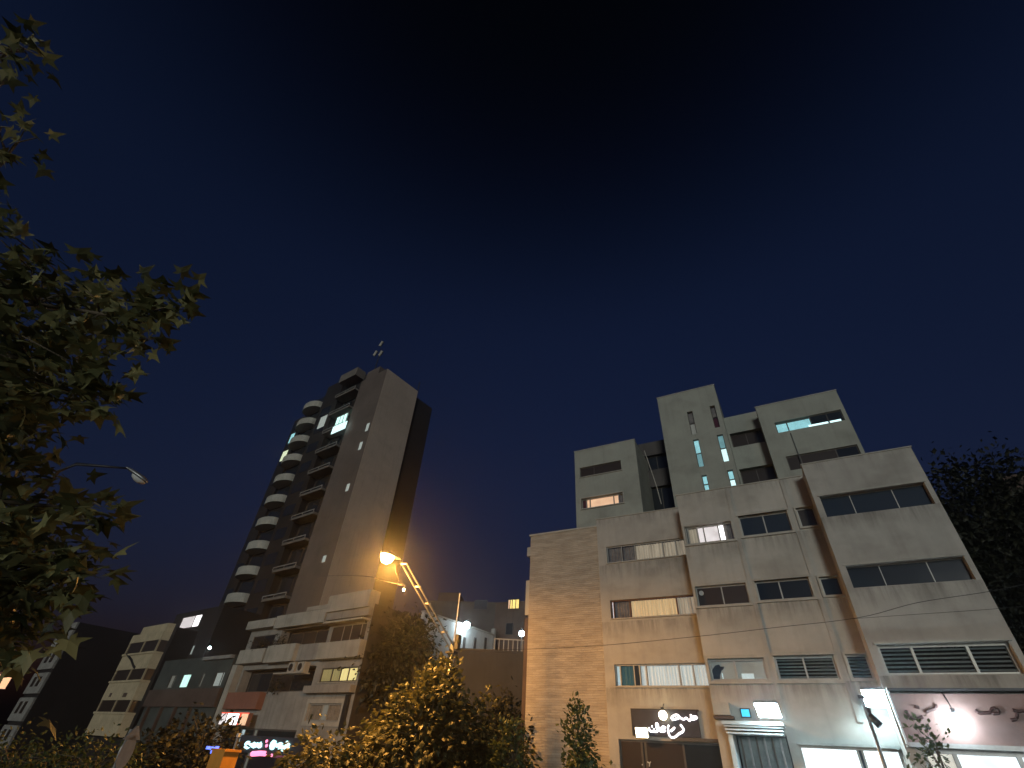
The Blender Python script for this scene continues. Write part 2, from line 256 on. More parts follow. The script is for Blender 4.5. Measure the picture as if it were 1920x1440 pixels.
class MB:
    def __init__(s): s.v, s.f = [], []
    def box(s, x0, x1, y0, y1, z0, z1):
        if x0 > x1: x0, x1 = x1, x0
        if y0 > y1: y0, y1 = y1, y0
        if z0 > z1: z0, z1 = z1, z0
        n = len(s.v)
        s.v += [(x0, y0, z0), (x1, y0, z0), (x1, y1, z0), (x0, y1, z0), (x0, y0, z1), (x1, y0, z1), (x1, y1, z1), (x0, y1, z1)]
        s.f += [tuple(n + i for i in q) for q in ((0, 3, 2, 1), (4, 5, 6, 7), (0, 1, 5, 4), (1, 2, 6, 5), (2, 3, 7, 6), (3, 0, 4, 7))]
        return s
    def quad(s, *p):
        n = len(s.v); s.v += [tuple(q) for q in p]; s.f.append(tuple(range(n, n + len(p)))); return s
    def prism(s, poly, z0, z1):           # poly: xy outline, counter-clockwise from above
        n = len(s.v); k = len(poly)
        s.v += [(x, y, z0) for x, y in poly] + [(x, y, z1) for x, y in poly]
        s.f.append(tuple(n + i for i in reversed(range(k)))); s.f.append(tuple(n + k + i for i in range(k)))
        for i in range(k): j = (i + 1) % k; s.f.append((n + i, n + j, n + k + j, n + k + i))
        return s
    def prism_y(s, poly, y0, y1):         # poly: xz outline
        n = len(s.v); k = len(poly)
        s.v += [(x, y0, z) for x, z in poly] + [(x, y1, z) for x, z in poly]
        s.f.append(tuple(n + i for i in range(k))); s.f.append(tuple(n + k + i for i in reversed(range(k))))
        for i in range(k): j = (i + 1) % k; s.f.append((n + j, n + i, n + k + i, n + k + j))
        return s
    def tube(s, pts, r, seg=6, r2=None):
        pts = [Vector(p) for p in pts]; n0 = len(s.v); k = len(pts); r2 = r if r2 is None else r2
        for i, p in enumerate(pts):
            d = (pts[min(i + 1, k - 1)] - pts[max(i - 1, 0)])
            d = d.normalized() if d.length > 1e-9 else Vector((0, 0, 1))
            a = d.orthogonal().normalized(); b = d.cross(a); rr = r + (r2 - r) * i / max(1, k - 1)
            for q in range(seg):
                t = 2 * math.pi * q / seg; s.v.append(tuple(p + (a * math.cos(t) + b * math.sin(t)) * rr))
        for i in range(k - 1):
            for q in range(seg):
                a0 = n0 + i * seg + q; a1 = n0 + i * seg + (q + 1) % seg
                s.f.append((a0, a1, a1 + seg, a0 + seg))
        s.f.append(tuple(n0 + q for q in reversed(range(seg)))); s.f.append(tuple(n0 + (k - 1) * seg + q for q in range(seg)))
        return s
    def wall(s, x0, x1, z0, z1, y, holes, depth):      # wall face towards -Y with real openings and their reveals
        xs = sorted({x0, x1, *[h[0] for h in holes], *[h[1] for h in holes]}); zs = sorted({z0, z1, *[h[2] for h in holes], *[h[3] for h in holes]})
        xs = [x for x in xs if x0 <= x <= x1]; zs = [z for z in zs if z0 <= z <= z1]
        for i in range(len(xs) - 1):
            for j in range(len(zs) - 1):
                mx, mz = (xs[i] + xs[i + 1]) / 2, (zs[j] + zs[j + 1]) / 2
                if any(h[0] < mx < h[1] and h[2] < mz < h[3] for h in holes): continue
                s.quad((xs[i], y, zs[j]), (xs[i + 1], y, zs[j]), (xs[i + 1], y, zs[j + 1]), (xs[i], y, zs[j + 1]))
        for a, b, c, d in holes:
            e = y + depth
            s.quad((a, y, c), (a, e, c), (b, e, c), (b, y, c)); s.quad((a, y, d), (b, y, d), (b, e, d), (a, e, d))
            s.quad((a, y, c), (a, y, d), (a, e, d), (a, e, c)); s.quad((b, y, c), (b, e, c), (b, e, d), (b, y, d))
        return s
    def mesh(s, name, off=None):
        me = bpy.data.meshes.new(name); vs = s.v if off is None else [(v[0] - off[0], v[1] - off[1], v[2] - off[2]) for v in s.v]
        me.from_pydata(vs, [], s.f); me.update(); return me
    def part(s, name, m, th, under=None, smooth=False):
        me = s.mesh(name, th.off); me.materials.append(M[m]); o = bpy.data.objects.new(name, me); COL.objects.link(o)
        o.parent = under if under is not None else th.o
        if smooth: me.polygons.foreach_set('use_smooth', [True] * len(me.polygons))
        return o
def single(name, mb, m, label, cat, x, y, z=0.0, fr=ST, group=None, kind=None, smooth=False):
    me = mb.mesh(name, (x, y, z)); me.materials.append(M[m]); o = bpy.data.objects.new(name, me); COL.objects.link(o)
    o.location = fr.w(x, y, z); o.rotation_euler = (0, 0, fr.rot)
    if label: o['label'] = label
    if cat: o['category'] = cat
    if group: o['group'] = group
    if kind: o['kind'] = kind
    if smooth: me.polygons.foreach_set('use_smooth', [True] * len(me.polygons))
    return o
def setting(name, mb, m, parent=None):
    me = mb.mesh(name); me.materials.append(M[m]); o = bpy.data.objects.new(name, me); COL.objects.link(o); o['kind'] = 'structure'
    return o

def drape(x0, x1, y, z0, z1, amp=0.035, pitch=0.16):
    n = max(6, int(abs(x1 - x0) / pitch * 4)); mb = MB(); ph = random.random() * 6
    P = [(x0 + (x1 - x0) * i / n, y + amp * math.sin(ph + i * math.pi / 2 + 0.7 * math.sin(i * 0.37 + ph))) for i in range(n + 1)]
    for i in range(n): mb.quad((*P[i], z0), (*P[i + 1], z0), (*P[i + 1], z1), (*P[i], z1))
    return mb

def window(th, x0, x1, z0, z1, y, lights, fr_mat='alu', fw=0.055, sill=True, header=None, surround=None, rec=.12, back=.14, under=None):
    """a window in an opening whose wall face is at y.  lights: [(fraction, kind)] from left to right"""
    yy = y + rec
    f = MB()
    f.box(x0, x1, yy, yy + 0.07, z0, z0 + fw); f.box(x0, x1, yy, yy + 0.07, z1 - fw, z1)
    f.box(x0, x0 + fw, yy, yy + 0.07, z0 + fw, z1 - fw); f.box(x1 - fw, x1, yy, yy + 0.07, z0 + fw, z1 - fw)
    tot = sum(l[0] for l in lights); xx = x0 + fw; span = x1 - x0 - 2 * fw; cells = []
    for i, (w, k) in enumerate(lights):
        a, b = xx, xx + span * w / tot; xx = b
        if i < len(lights) - 1: f.box(b - fw * 0.5, b + fw * 0.5, yy + 0.004, yy + 0.066, z0 + fw, z1 - fw)
        cells.append((a + (fw * .5 if i else 0), b - (fw * .5 if i < len(lights) - 1 else 0), k))
    o = f.part('window', fr_mat, th, under)
    if sill: MB().box(x0 - 0.06, x1 + 0.06, y - 0.09, y + 0.12, z0 - 0.06, z0 - 0.003).part('sill', 'trim', th, o)
    if header: MB().box(x0 - 0.08, x1 + 0.08, y - header, y + 0.1, z1 + 0.003, z1 + 0.08).part('header', 'trim', th, o)
    if surround:
        s = surround; m = MB()
        m.box(x0 - s, x0 - 0.003, y - 0.1, y - 0.002, z0 - s, z1 + s); m.box(x1 + 0.003, x1 + s, y - 0.1, y - 0.002, z0 - s, z1 + s)
        m.box(x0 - 0.003, x1 + 0.003, y - 0.1, y - 0.002, z1 + 0.003, z1 + s); m.box(x0 - 0.003, x1 + 0.003, y - 0.1, y - 0.002, z0 - s, z0 - 0.003)
        m.part('surround', 'trim', th, o)
    a0, b0, c0, d0 = x0 + fw, x1 - fw, z0 + fw, z1 - fw
    for a, b, k in cells:
        if k in ('glass', 'glass_blue', 'glass_brown'):
            MB().box(a, b, yy + 0.025, yy + 0.037, c0, d0).part('pane', k, th, o)
        elif k == 'louvre':
            MB().box(a, b, yy + 0.22, yy + 0.23, c0, d0).part('backing', 'void', th, o)
            n = 6; h = (d0 - c0) / n
            for i in range(n):
                zc = c0 + (i + 0.5) * h
                mb = MB(); mb.prism([(a, yy + 0.0), (b, yy + 0.0), (b, yy + 0.012), (a, yy + 0.012)], 0, 0.02)
                mb.v = [(v[0], yy + 0.02 + (0.16 if v[2] > 0.01 else 0.0) + (v[1] - yy), zc - h * 0.3 + (h * 0.62 if v[2] > 0.01 else 0)) for v in mb.v]
                mb.part('slat', 'slat', th, o)
        else:
            MB().box(a, b, yy + 0.025, yy + 0.033, c0, d0).part('pane', 'clear', th, o)
            if k.startswith('blind:'):
                k = k[6:]; n = int((d0 - c0) / 0.09); mb = MB()
                for i in range(n): mb.box(a + .01, b - .01, yy + 0.10, yy + 0.125, c0 + i * .09, c0 + i * .09 + .072)
                mb.part('blind', k, th, o)
            elif 'curtain' in k: drape(a, b, yy + back + .02, c0, d0).part('curtain', k, th, o, True)
            else: MB().box(a, b, yy + back, yy + back + .01, c0, d0).part('room', k, th, o)
    return o

def strokes(th, name, m, polys, conv, Y, rad, fr=ST, under=None):
    for pl in polys:                      # each pen stroke is a raised letter piece of its own
        mb = MB(); pts = [onY(*conv(u, v), Y, fr.f) for u, v in pl]
        if len(pts) == 1: pts = [pts[0] - Vector((rad * .4, 0, 0)), pts[0] + Vector((rad * .4, 0, 0))]
        sm = []
        for i in range(len(pts) - 1):
            for k in range(4):
                t = k / 4; a, b, c, d = pts[max(i - 1, 0)], pts[i], pts[i + 1], pts[min(i + 2, len(pts) - 1)]
                sm.append(0.5 * ((2 * b) + (c - a) * t + (2 * a - 5 * b + 4 * c - d) * t * t + (3 * b - a - 3 * c + d) * t ** 3))
        sm.append(pts[-1]); mb.tube(sm, rad, 6); mb.part(name, m, th, under, True)

# ------------------------------------------------------------------ ground, road, pavements
g = MB(); xs = [-600, -220, -140, -100, -71] + [-60 + 4 * i for i in range(15)] + [20, 60, 140, 400]
ys = [-300, -60, -20, -6, 2.5, 20, 60, 200, 900]
for i in range(len(xs) - 1):
    for j in range(len(ys) - 1):
        a, b, c, d = xs[i], xs[i + 1], ys[j], ys[j + 1]
        g.quad((a, c, gz(a) - .16), (b, c, gz(b) - .16), (b, d, gz(b) - .16), (a, d, gz(a) - .16))
setting('ground', g, 'earth')
def strip(y0, y1, dz, m, name, x0=-220, x1=140, thick=None):
    mb = MB(); X = [x for x in xs if x0 <= x <= x1]
    def sk(x, y): return y + (0.1292 * (-x - 16) if x < -16 else 0.0)          # the street bends with the left building line
    for a, b in zip(X, X[1:]):
        mb.quad((a, sk(a, y0), gz(a) + dz), (b, sk(b, y0), gz(b) + dz), (b, sk(b, y1), gz(b) + dz), (a, sk(a, y1), gz(a) + dz))
        if thick:
            for y in (y0, y1): mb.quad((a, sk(a, y), gz(a) + dz - thick), (b, sk(b, y), gz(b) + dz - thick), (b, sk(b, y), gz(b) + dz), (a, sk(a, y), gz(a) + dz))
    return setting(name, mb, m)
strip(2.6, 19.9, -.13, 'asphalt', 'road')
strip(20.05, 31, 0.0, 'paving', 'pavement_far'); strip(-6, 2.45, 0.0, 'paving', 'pavement_near')
strip(19.9, 20.05, 0.012, 'trim', 'kerb_far', thick=.15); strip(2.45, 2.6, 0.012, 'trim', 'kerb_near', thick=.15)
for i in range(18):
    x = -62 + i * 5.0
    if x > 14: break
    sk = 0.1292 * (-x - 16) if x < -16 else 0.0
    m_ = MB(); m_.quad((x, 11.2 + sk, gz(x) - .126), (x + 2.2, 11.2 + sk, gz(x + 2.2) - .126), (x + 2.2, 11.35 + sk, gz(x + 2.2) - .126), (x, 11.35 + sk, gz(x) - .126))
    o = setting('lane_marking', m_, 'paint')

# ------------------------------------------------------------------ the concrete building on the right
YA, YB, YC, YF, YU = 28.8, 28.5, 26.6, 25.2, 33.0
RB = Thing('concrete_building', 'stepped grey concrete office block with ribbon windows and rooftop blocks', 'building', -4.0, 31.0, -0.5)
ROOF = 14.15
# section A: stone-clad end
MB().box(-14.65, -9.65, YA, 40, -1.0, 13.9).part('stone_wall', 'stone', RB)
MB().box(-14.75, -9.6, YA - 0.06, YA + 0.3, 13.903, 14.02).part('coping', 'trim', RB)
# section B
hB = [(-9.2, -4.25, 5.02, 6.03), (-9.2, -4.25, 8.3, 9.28), (-9.2, -4.25, 11.42, 12.42), (-9.25, -4.25, -0.3, 2.8)]
wl = MB(); wl.wall(-9.75, -3.9, -1.0, ROOF + 0.1, YB, hB, 0.35); wl.quad((-9.75, YB, -1), (-9.75, YB, ROOF + .1), (-9.75, YA + .3, ROOF + .1), (-9.75, YA + .3, -1)); wl.part('wall', 'plaster', RB)
window(RB, -9.2, -4.25, 11.42, 12.42, YB, [(.9, 'curtain_grey'), (.85, 'curtain_grey'), (1.75, 'e_curtain_beige'), (.8, 'e_curtain_beige'), (.75, 'e_curtain_beige')])
window(RB, -9.2, -4.25, 8.3, 9.28, YB, [(.12, 'e_room_white'), (1.0, 'curtain_grey'), (2.7, 'e_curtain_warm'), (1.2, 'e_curtain_beige')], fr_mat='rust')
window(RB, -9.2, -4.25, 5.02, 6.03, YB, [(.22, 'e_room_blue'), (.75, 'curtain_teal'), (.3, 'glass_blue'), (.35, 'e_curtain_cool'), (1.7, 'e_curtain_cool'), (.7, 'e_curtain_cool'), (.85, 'e_curtain_cool')])
window(RB, -9.25, -4.25, -0.3, 2.8, YB, [(.9, 'glass_brown'), (.16, 'glass'), (1.6, 'glass_brown'), (1.6, 'glass')], sill=False, fr_mat='alu_dark', fw=0.09)
MB().box(-6.6, -4.25, YB - .18, YB - .003, 2.82, 2.95).part('shop_header', 'alu_dark', RB)
# section C
hC = [(-4.05, -1.65, 11.29, 12.25), (-4.05, -1.65, 8.18, 9.1), (-4.05, -1.65, 5.01, 5.88),
      (-1.24, 1.07, 11.37, 12.42), (-1.24, 1.07, 8.25, 9.12), (-1.24, 1.07, 5.02, 5.93),
      (1.5, 2.27, 11.49, 12.46), (1.5, 2.27, 8.28, 9.08), (1.5, 2.27, 5.05, 5.93), (-3.7, -1.5, -0.2, 3.1), (-1.15, 2.25, -0.2, 2.78)]
wl = MB(); wl.wall(-4.2, 2.32, -1.0, ROOF, YC, hC, 0.35); wl.quad((-4.2, YC, -1), (-4.2, YC, ROOF), (-4.2, YB + .3, ROOF), (-4.2, YB + .3, -1)); wl.part('wall', 'plaster_pale', RB)
window(RB, *hC[0], YC, [(.08, 'glass'), (.62, 'e_curtain_beige'), (.42, 'e_room_white'), (.95, 'e_room_white'), (.38, 'e_room_hot'), (.45, 'curtain_grey')], surround=.11)
w_ = window(RB, *hC[1], YC, [(1, 'glass_brown'), (.95, 'glass_brown')], surround=.11, fr_mat='alu')
mbd = MB(); p = onY(1315, 1112, YC + .11); mbd.tube([p, p + Vector((0, .03, 0))], .115, 14); mbd.part('fan_vent', 'white_wall', RB, w_)
w_ = window(RB, *hC[2], YC, [(1.05, 'e_room_grey'), (1.25, 'e_room_grey')], surround=.13, fw=.085)
# dark bunched cloth and a bright opening seen inside that window
pts = [(1334, 1273), (1336, 1255), (1341, 1248), (1348, 1246), (1351, 1250), (1358, 1250), (1357, 1254), (1353, 1257), (1350, 1266), (1350, 1273)]
MB().prism_y([(q.x, q.z) for q in (onY(a, b, YC + .235) for a, b in pts)], YC + .22, YC + .25).part('curtain', 'curtain_dark', RB, w_)
for a, b in (((1390, 1263), (1415, 1273)), ((1381, 1263), (1384.5, 1273)), ((1353, 1262), (1357, 1273))):
    p, q = onY(*a, YC + .235), onY(*b, YC + .235); MB().box(p.x, q.x, YC + .225, YC + .24, q.z, p.z).part('doorway', 'e_room_blue', RB, w_)
window(RB, *hC[3], YC, [(1, 'glass_blue'), (1, 'glass_blue')], surround=.11, header=.16)
window(RB, *hC[4], YC, [(1, 'glass'), (1.25, 'glass')], surround=.11, header=.16)
window(RB, *hC[5], YC, [(1, 'louvre'), (1.05, 'louvre')], surround=.13, fw=.08, header=.16)
window(RB, *hC[6], YC, [(1, 'glass_brown')], surround=.09)
window(RB, *hC[7], YC, [(1, 'glass')], surround=.09)
window(RB, *hC[8], YC, [(1, 'louvre')], surround=.09)
for x in (-1.45, 1.28):
    MB().box(x - .1, x + .1, YC - .07, YC - .002, 3.6, ROOF - .05).part('pilaster', 'plaster', RB)
# section F
hF = [(2.56, 6.63, 11.3, 12.33), (2.56, 6.63, 8.16, 9.07), (2.6, 6.63, 5.0, 6.02), (2.75, 7.4, -0.3, 2.78)]
wl = MB(); wl.wall(2.3, 6.82, 4.42, ROOF - .08, YF, hF[:3], 0.5); wl.wall(2.3, 7.6, -1.0, 4.42, YF, hF[3:], .4)
wl.quad((2.3, YF, -1), (2.3, YF, ROOF - .08), (2.3, YC + .3, ROOF - .08), (2.3, YC + .3, -1)); wl.quad((6.82, YF, -1), (6.82, 40, -1), (6.82, 40, ROOF - .08), (6.82, YF, ROOF - .08)); wl.part('wall', 'plaster', RB)
window(RB, *hF[0], YF + .15, [(1, 'glass_blue'), (1.4, 'glass_blue'), (1, 'glass_blue')], header=.2, fw=.03)
window(RB, *hF[1], YF + .15, [(1, 'glass'), (1.4, 'glass'), (1, 'glass')], header=.2, fw=.03)
window(RB, *hF[2], YF + .15, [(1.05, 'louvre'), (1.75, 'louvre'), (1.15, 'louvre')], header=.28, fw=.09)
window(RB, *hF[3], YF, [(.75, 'e_shop_dim'), (1.6, 'e_shop'), (1.8, 'e_shop')], sill=False, fr_mat='galv', fw=.12)
MB().box(-1.2, 2.3, YC - .12, YC - .003, 2.8, 2.88).part('shop_header', 'alu', RB)
window(RB, *hC[10], YC, [(2.0, 'e_shop'), (.16, 'glass_blue'), (1.2, 'e_shop')], sill=False, fr_mat='alu', fw=.07)
# roof decks close the volume
r_ = MB(); r_.box(-14.6, -9.66, YA + .3, 39.9, 13.2, 13.4); r_.box(-9.6, 6.7, YB + .4, 39.9, 13.2, 13.45); r_.box(-4.1, 6.7, YC + .4, YB + .38, 13.2, 13.45); r_.box(2.4, 6.7, YF + .6, YC + .38, 13.2, 13.45)
r_.part('roof_deck', 'grey_wall', RB)
for a, b, y, z in ((-9.78, -4.22, YB, ROOF + .103), (-4.24, 2.28, YC, ROOF + .003), (2.26, 6.86, YF, ROOF - .077)):
    MB().box(a, b, y - .05, y + .3, z, z + .05).part('coping', 'trim', RB)
# side bays seen edge-on on the alley side
for z0, z1, m_ in ((8.9, 11.0, 'balcony'), (3.2, 8.7, 'brown_wall'), (12.6, 13.2, 'trim')):
    MB().box(-14.95, -14.66, YA + .1, YA + 1.6, z0, z1).part('side_bay', m_, RB)
# rooftop blocks
sc = YU / 28.5
def up(x, z): return x * sc, (z - 1.6) * sc + 1.6
def block(x0, x1, zt, y, y2, wins, m_='plaster_upper'):
    a, _ = up(x0, 0); b, t = up(x1, zt)
    hs = []
    for w in wins:
        p, q = up(w[0], w[2]); r2, s2 = up(w[1], w[3]); hs.append((p, r2, q, s2))
    wl = MB(); wl.wall(a, b, 13.3, t, y, hs, .4)
    wl.quad((a, y, 13.3), (a, y, t), (a, y2, t), (a, y2, 13.3)); wl.quad((b, y, 13.3), (b, y2, 13.3), (b, y2, t), (b, y, t)); wl.quad((a, y, t), (b, y, t), (b, y2, t), (a, y2, t))
    o = wl.part('rooftop_block', m_, RB); MB().box(a - .04, b + .04, y - .04, y + .25, t + .003, t + .07).part('coping', 'trim', RB, o)
    return o, hs
o, hs = block(-11.13, -6.64, 19.66, YU, 38, [(-10.76, -7.75, 17.52, 18.28), (-10.73, -7.82, 15.16, 15.88)])
window(RB, *hs[0], YU, [(1, 'glass_brown'), (2, 'glass_brown')], sill=True, fr_mat='alu_dark', under=o)
window(RB, *hs[1], YU, [(.28, 'maroon'), (.25, 'e_peach'), (1.7, 'e_peach'), (.35, 'e_peach'), (.3, 'curtain_grey')], surround=.08, under=o)
for x in (-9.3, -7.7): MB().box(x * sc, x * sc + .07, YU - .06, YU - .002, 14.0, 16.1).part('drain_pipe', 'trim', RB, o)
TW = [(-2.86, -2.5, 19.12, 20.95), (-1.37, -1.04, 19.27, 21.0), (-2.86, -2.5, 16.72, 18.72), (-1.37, -1.0, 16.78, 18.72), (-2.8, -2.49, 14.95, 16.12), (-1.3, -.97, 15.0, 16.17)]
o, hs = block(-4.66, -.76, 22.65, YU, 37.5, TW)
TK = [(None, 'curtain_grey', 'e_greyglow'), (None, 'curtain_grey', 'maroon'), (None, 'e_cyan', 'e_cyan_dim'), (None, 'e_cyan_dim', 'e_cyan_hot'), (None, 'e_cyan', 'e_cyan'), (None, 'e_cyan', 'e_cyan_hot')]
for h, (_, ku, kl) in zip(hs, TK):
    x0, x1, z0, z1 = h; zm = z0 + (z1 - z0) * .5
    f = MB(); w = .04; yy = YU + .12
    f.box(x0, x0 + w, yy, yy + .06, z0, z1); f.box(x1 - w, x1, yy, yy + .06, z0, z1); f.box(x0 + w, x1 - w, yy, yy + .06, z0, z0 + w); f.box(x0 + w, x1 - w, yy, yy + .06, z1 - w, z1); f.box(x0 + w, x1 - w, yy, yy + .06, zm - .03, zm + .03)
    wo = f.part('slit_window', 'alu_dark', RB, o)
for h, (_, ku, kl) in zip(hs, TK):
    x0, x1, z0, z1 = h; zm = z0 + (z1 - z0) * .5; yy = YU + .15
    MB().box(x0 + .04, x1 - .04, yy, yy + .008, zm + .03, z1 - .04).part('pane', 'clear', RB, o); MB().box(x0 + .04, x1 - .04, yy, yy + .008, z0 + .04, zm - .03).part('pane', 'clear', RB, o)
    MB().box(x0 + .02, x1 - .02, yy + .1, yy + .11, zm, z1).part('room', ku, RB, o); MB().box(x0 + .02, x1 - .02, yy + .1, yy + .11, z0, zm).part('room', kl, RB, o)
o, hs = block(1.26, 5.72, 20.12, YU, 38, [(2.0, 5.52, 18.03, 18.78), (1.98, 5.53, 15.5, 16.4)])
window(RB, *hs[0], YU, [(.62, 'blind:e_cyan'), (1.3, 'blind:e_cyan'), (.9, 'glass'), (.75, 'glass')], fr_mat='alu_dark', under=o, sill=False)
x0, x1, z0, z1 = hs[0]
MB().box(x0 + 1.95, x1 - .95, YU + .1, YU + .115, z0 + .06, z0 + .2).part('blind_gap', 'e_cyan_hot', RB, o); MB().box(x1 - .85, x1 - .2, YU + .1, YU + .115, z0 + .06, z0 + .2).part('blind_gap', 'e_cyan_hot', RB, o)
window(RB, *hs[1], YU, [(.6, 'glass_brown'), (1.6, 'glass_brown'), (.9, 'glass')], fr_mat='alu_dark', under=o, sill=False)
MB().box(2.62 * sc, 2.62 * sc + .05, YU - .05, YU - .002, 15.2, 20.4).part('drain_pipe', 'dark_metal', RB, o)
# recessed link between the stair tower and the right block
ym = YU + 1.4; km = ym / 28.5
wl = MB(); hM = [(-.62 * km, 1.34 * km, (17.62 - 1.6) * km + 1.6, (18.62 - 1.6) * km + 1.6), (-.62 * km, 1.34 * km, 13.5, (16.1 - 1.6) * km + 1.6)]
wl.wall(-.9, 1.7, 13.3, (19.86 - 1.6) * km + 1.6, ym, hM, .5); wl.quad((-.9, ym, 23.1), (1.7, ym, 23.1), (1.7, 38, 23.1), (-.9, 38, 23.1)); o = wl.part('rooftop_link', 'plaster_upper', RB)
for h in hM: window(RB, *h, ym + .2, [(1, 'glass_brown'), (1.2, 'glass_brown')], sill=False, fr_mat='alu_dark', under=o)
# dark recess between the left block and the stair tower
yr = YU + 3.6; kr = yr / 28.5
wl = MB(); zt = (19.2 - 1.6) * kr + 1.6
hR = [(-8.6, -5.2, (17.1 - 1.6) * kr + 1.6, (18.2 - 1.6) * kr + 1.6), (-8.6, -5.2, 14.0, (15.9 - 1.6) * kr + 1.6)]
wl.wall(-8.8, -4.9, 13.3, zt, yr, hR, .5); o = wl.part('rooftop_link', 'grey_wall', RB)
for h in hR: window(RB, *h, yr + .2, [(1, 'glass'), (1, 'glass')], sill=False, fr_mat='alu_dark', under=o)
mb = MB(); mb.tube([at(1208, 845, 34), at(1222, 885, 34), at(1232, 915, 34), at(1240, 945, 34)], .035); mb.part('drain_pipe', 'trim', RB, o)
# entrance canopy
CAN = Thing('entrance_canopy', 'pale metal box canopy over the entrance, lit from above by a floodlight', 'canopy', -2.5, YC - .6, 3.2)
MB().box(-3.75, -1.45, YC - 1.25, YC - .003, 3.32, 3.44).part('roof_slab', 'canopy', CAN)
for i, z in enumerate((3.24, 3.13, 3.02)):
    MB().box(-3.7 + .02 * i, -1.5 - .02 * i, YC - 1.2 + .05 * i, YC - .003, z, z + .06).part('fascia', 'canopy', CAN)
MB().box(-3.62, -3.45, YC - 1.0, YC - .003, -.1, 3.0).part('side_panel', 'canopy', CAN)
for i in range(6):
    x = -3.3 + i * .3; MB().box(x, x + .07, YC - .12, YC - .02, 0, 2.98).part('door_bar', 'galv' if i % 2 else 'alu_dark', CAN)
MB().box(-3.4, -1.55, YC + .05, YC + .08, 0, 3.0).part('door_panel', 'slat', CAN)
# signs on the wall
SG = Thing('shop_sign', 'dark signboard with two rows of glowing white Persian lettering above the shop', 'sign', -6.8, YB - .1, 2.85)
MB().box(-8.4, -5.22, YB - .14, YB - .004, 2.97, 4.0).part('board', 'sign_dark', SG)
fr_ = MB(); fr_.box(-8.46, -5.16, YB - .16, YB - .006, 4.003, 4.06); fr_.box(-8.46, -8.403, YB - .16, YB - .006, 2.95, 4.0); fr_.part('board_frame', 'dark_metal', SG)
cv = lambda u, v: (1140 + u / 8, 1290 + v / 8)
strokes(SG, 'letter', 'e_letter', [[(945, 460), (985, 415), (1040, 405), (1075, 440), (1020, 465), (960, 475)], [(1075, 440), (1130, 470), (1175, 450), (1220, 490), (1245, 450), (1240, 395)], [(1245, 450), (1290, 430), (1335, 440), (1300, 465), (1240, 470)]], cv, YB - .17, .045)
strokes(SG, 'letter', 'e_letter', [[(1085, 550), (1130, 610), (1125, 650), (1060, 690), (1000, 740), (940, 735), (910, 680), (900, 590), (915, 560)], [(940, 650), (985, 610), (1000, 590)], [(865, 600), (830, 580), (800, 610), (860, 640), (790, 650), (760, 610), (745, 540), (720, 540), (730, 600), (740, 650), (660, 650), (625, 640), (615, 590)], [(660, 575)], [(690, 620)]], cv, YB - .17, .045)
strokes(RB, 'letter', 'white_wall', [[(590, 1110), (625, 1125), (640, 1105)], [(625, 1125), (620, 1180)], [(515, 1140), (515, 1160)]], cv, YB + .1, .03)
def spot_box(name, label, px, py, Y, w, h, m_, grp=None, tilt=35, dep=.16, wy=None):
    p = onY(px, py, Y); t = Thing(name, label, 'floodlight', p.x, p.y, p.z, group=grp)
    c, s = math.cos(R(tilt)), math.sin(R(tilt))
    def pt(a, b, d): return (p.x + a, p.y + d * c - b * s, p.z + b * c + d * s)   # a across, b up the face, d behind the face
    def slab(mb, a0, a1, b0, b1, d0, d1):
        n = len(mb.v); mb.box(a0, a1, b0, b1, d0, d1); mb.v[n:] = [pt(v[0], v[1], v[2]) for v in mb.v[n:]]
    mb = MB(); slab(mb, -w / 2, w / 2, -h / 2, h / 2, .03, dep); mb.part('housing', 'galv', t)
    mb = MB(); slab(mb, -w / 2 + .02, w / 2 - .02, -h / 2 + .02, h / 2 - .02, 0, .026); mb.part('lens', m_, t)
    mb = MB(); mb.tube([pt(0, 0, dep - .02), (p.x, wy if wy else p.y + .5, p.z - .05)], .03); mb.part('bracket', 'dark_metal', t)
    return t
spot_box('sign_spotlight', 'warm square spotlight at the lower left corner of the dark signboard', 1203, 1374, YB - .5, .6, .42, 'e_warm_lamp', 'warm sign spotlights', 15)
spot_box('floodlight', 'white floodlight mounted above the entrance canopy', 1440, 1333, YC - 1.55, .85, 1.0, 'e_flood', 'white facade floodlights', 68, wy=YC + .02)
spot_box('floodlight', 'white floodlight high on the wall beside the slim post', 1641, 1311, YC - .8, .8, .95, 'e_flood', 'white facade floodlights', 60)
p = onY(1398, 1337, YC - .06)
bs = Thing('blue_sign', 'small glowing blue square sign beside the floodlight over the canopy', 'sign', p.x, p.y, p.z)
MB().box(p.x - .2, p.x + .2, YC - .1, YC - .003, p.z - .17, p.z + .17).part('case', 'sign_dark', bs); MB().box(p.x - .16, p.x + .16, YC - .115, YC - .102, p.z - .13, p.z + .13).part('face', 'e_blue_sign', bs)
a, b = onY(1337, 1318, YC - .1), onY(1372, 1342, YC - .1)
ac = Thing('wall_box', 'pale metal box on the wall above a brown ledge beside the canopy', 'box', (a.x + b.x) / 2, YC - .2, b.z)
MB().box(a.x, b.x, YC - .4, YC - .003, b.z, a.z).part('case', 'trim', ac); MB().box(a.x - .03, b.x + .1, YC - .45, YC - .003, b.z - .14, b.z - .03).part('shelf', 'brown_wall', ac)
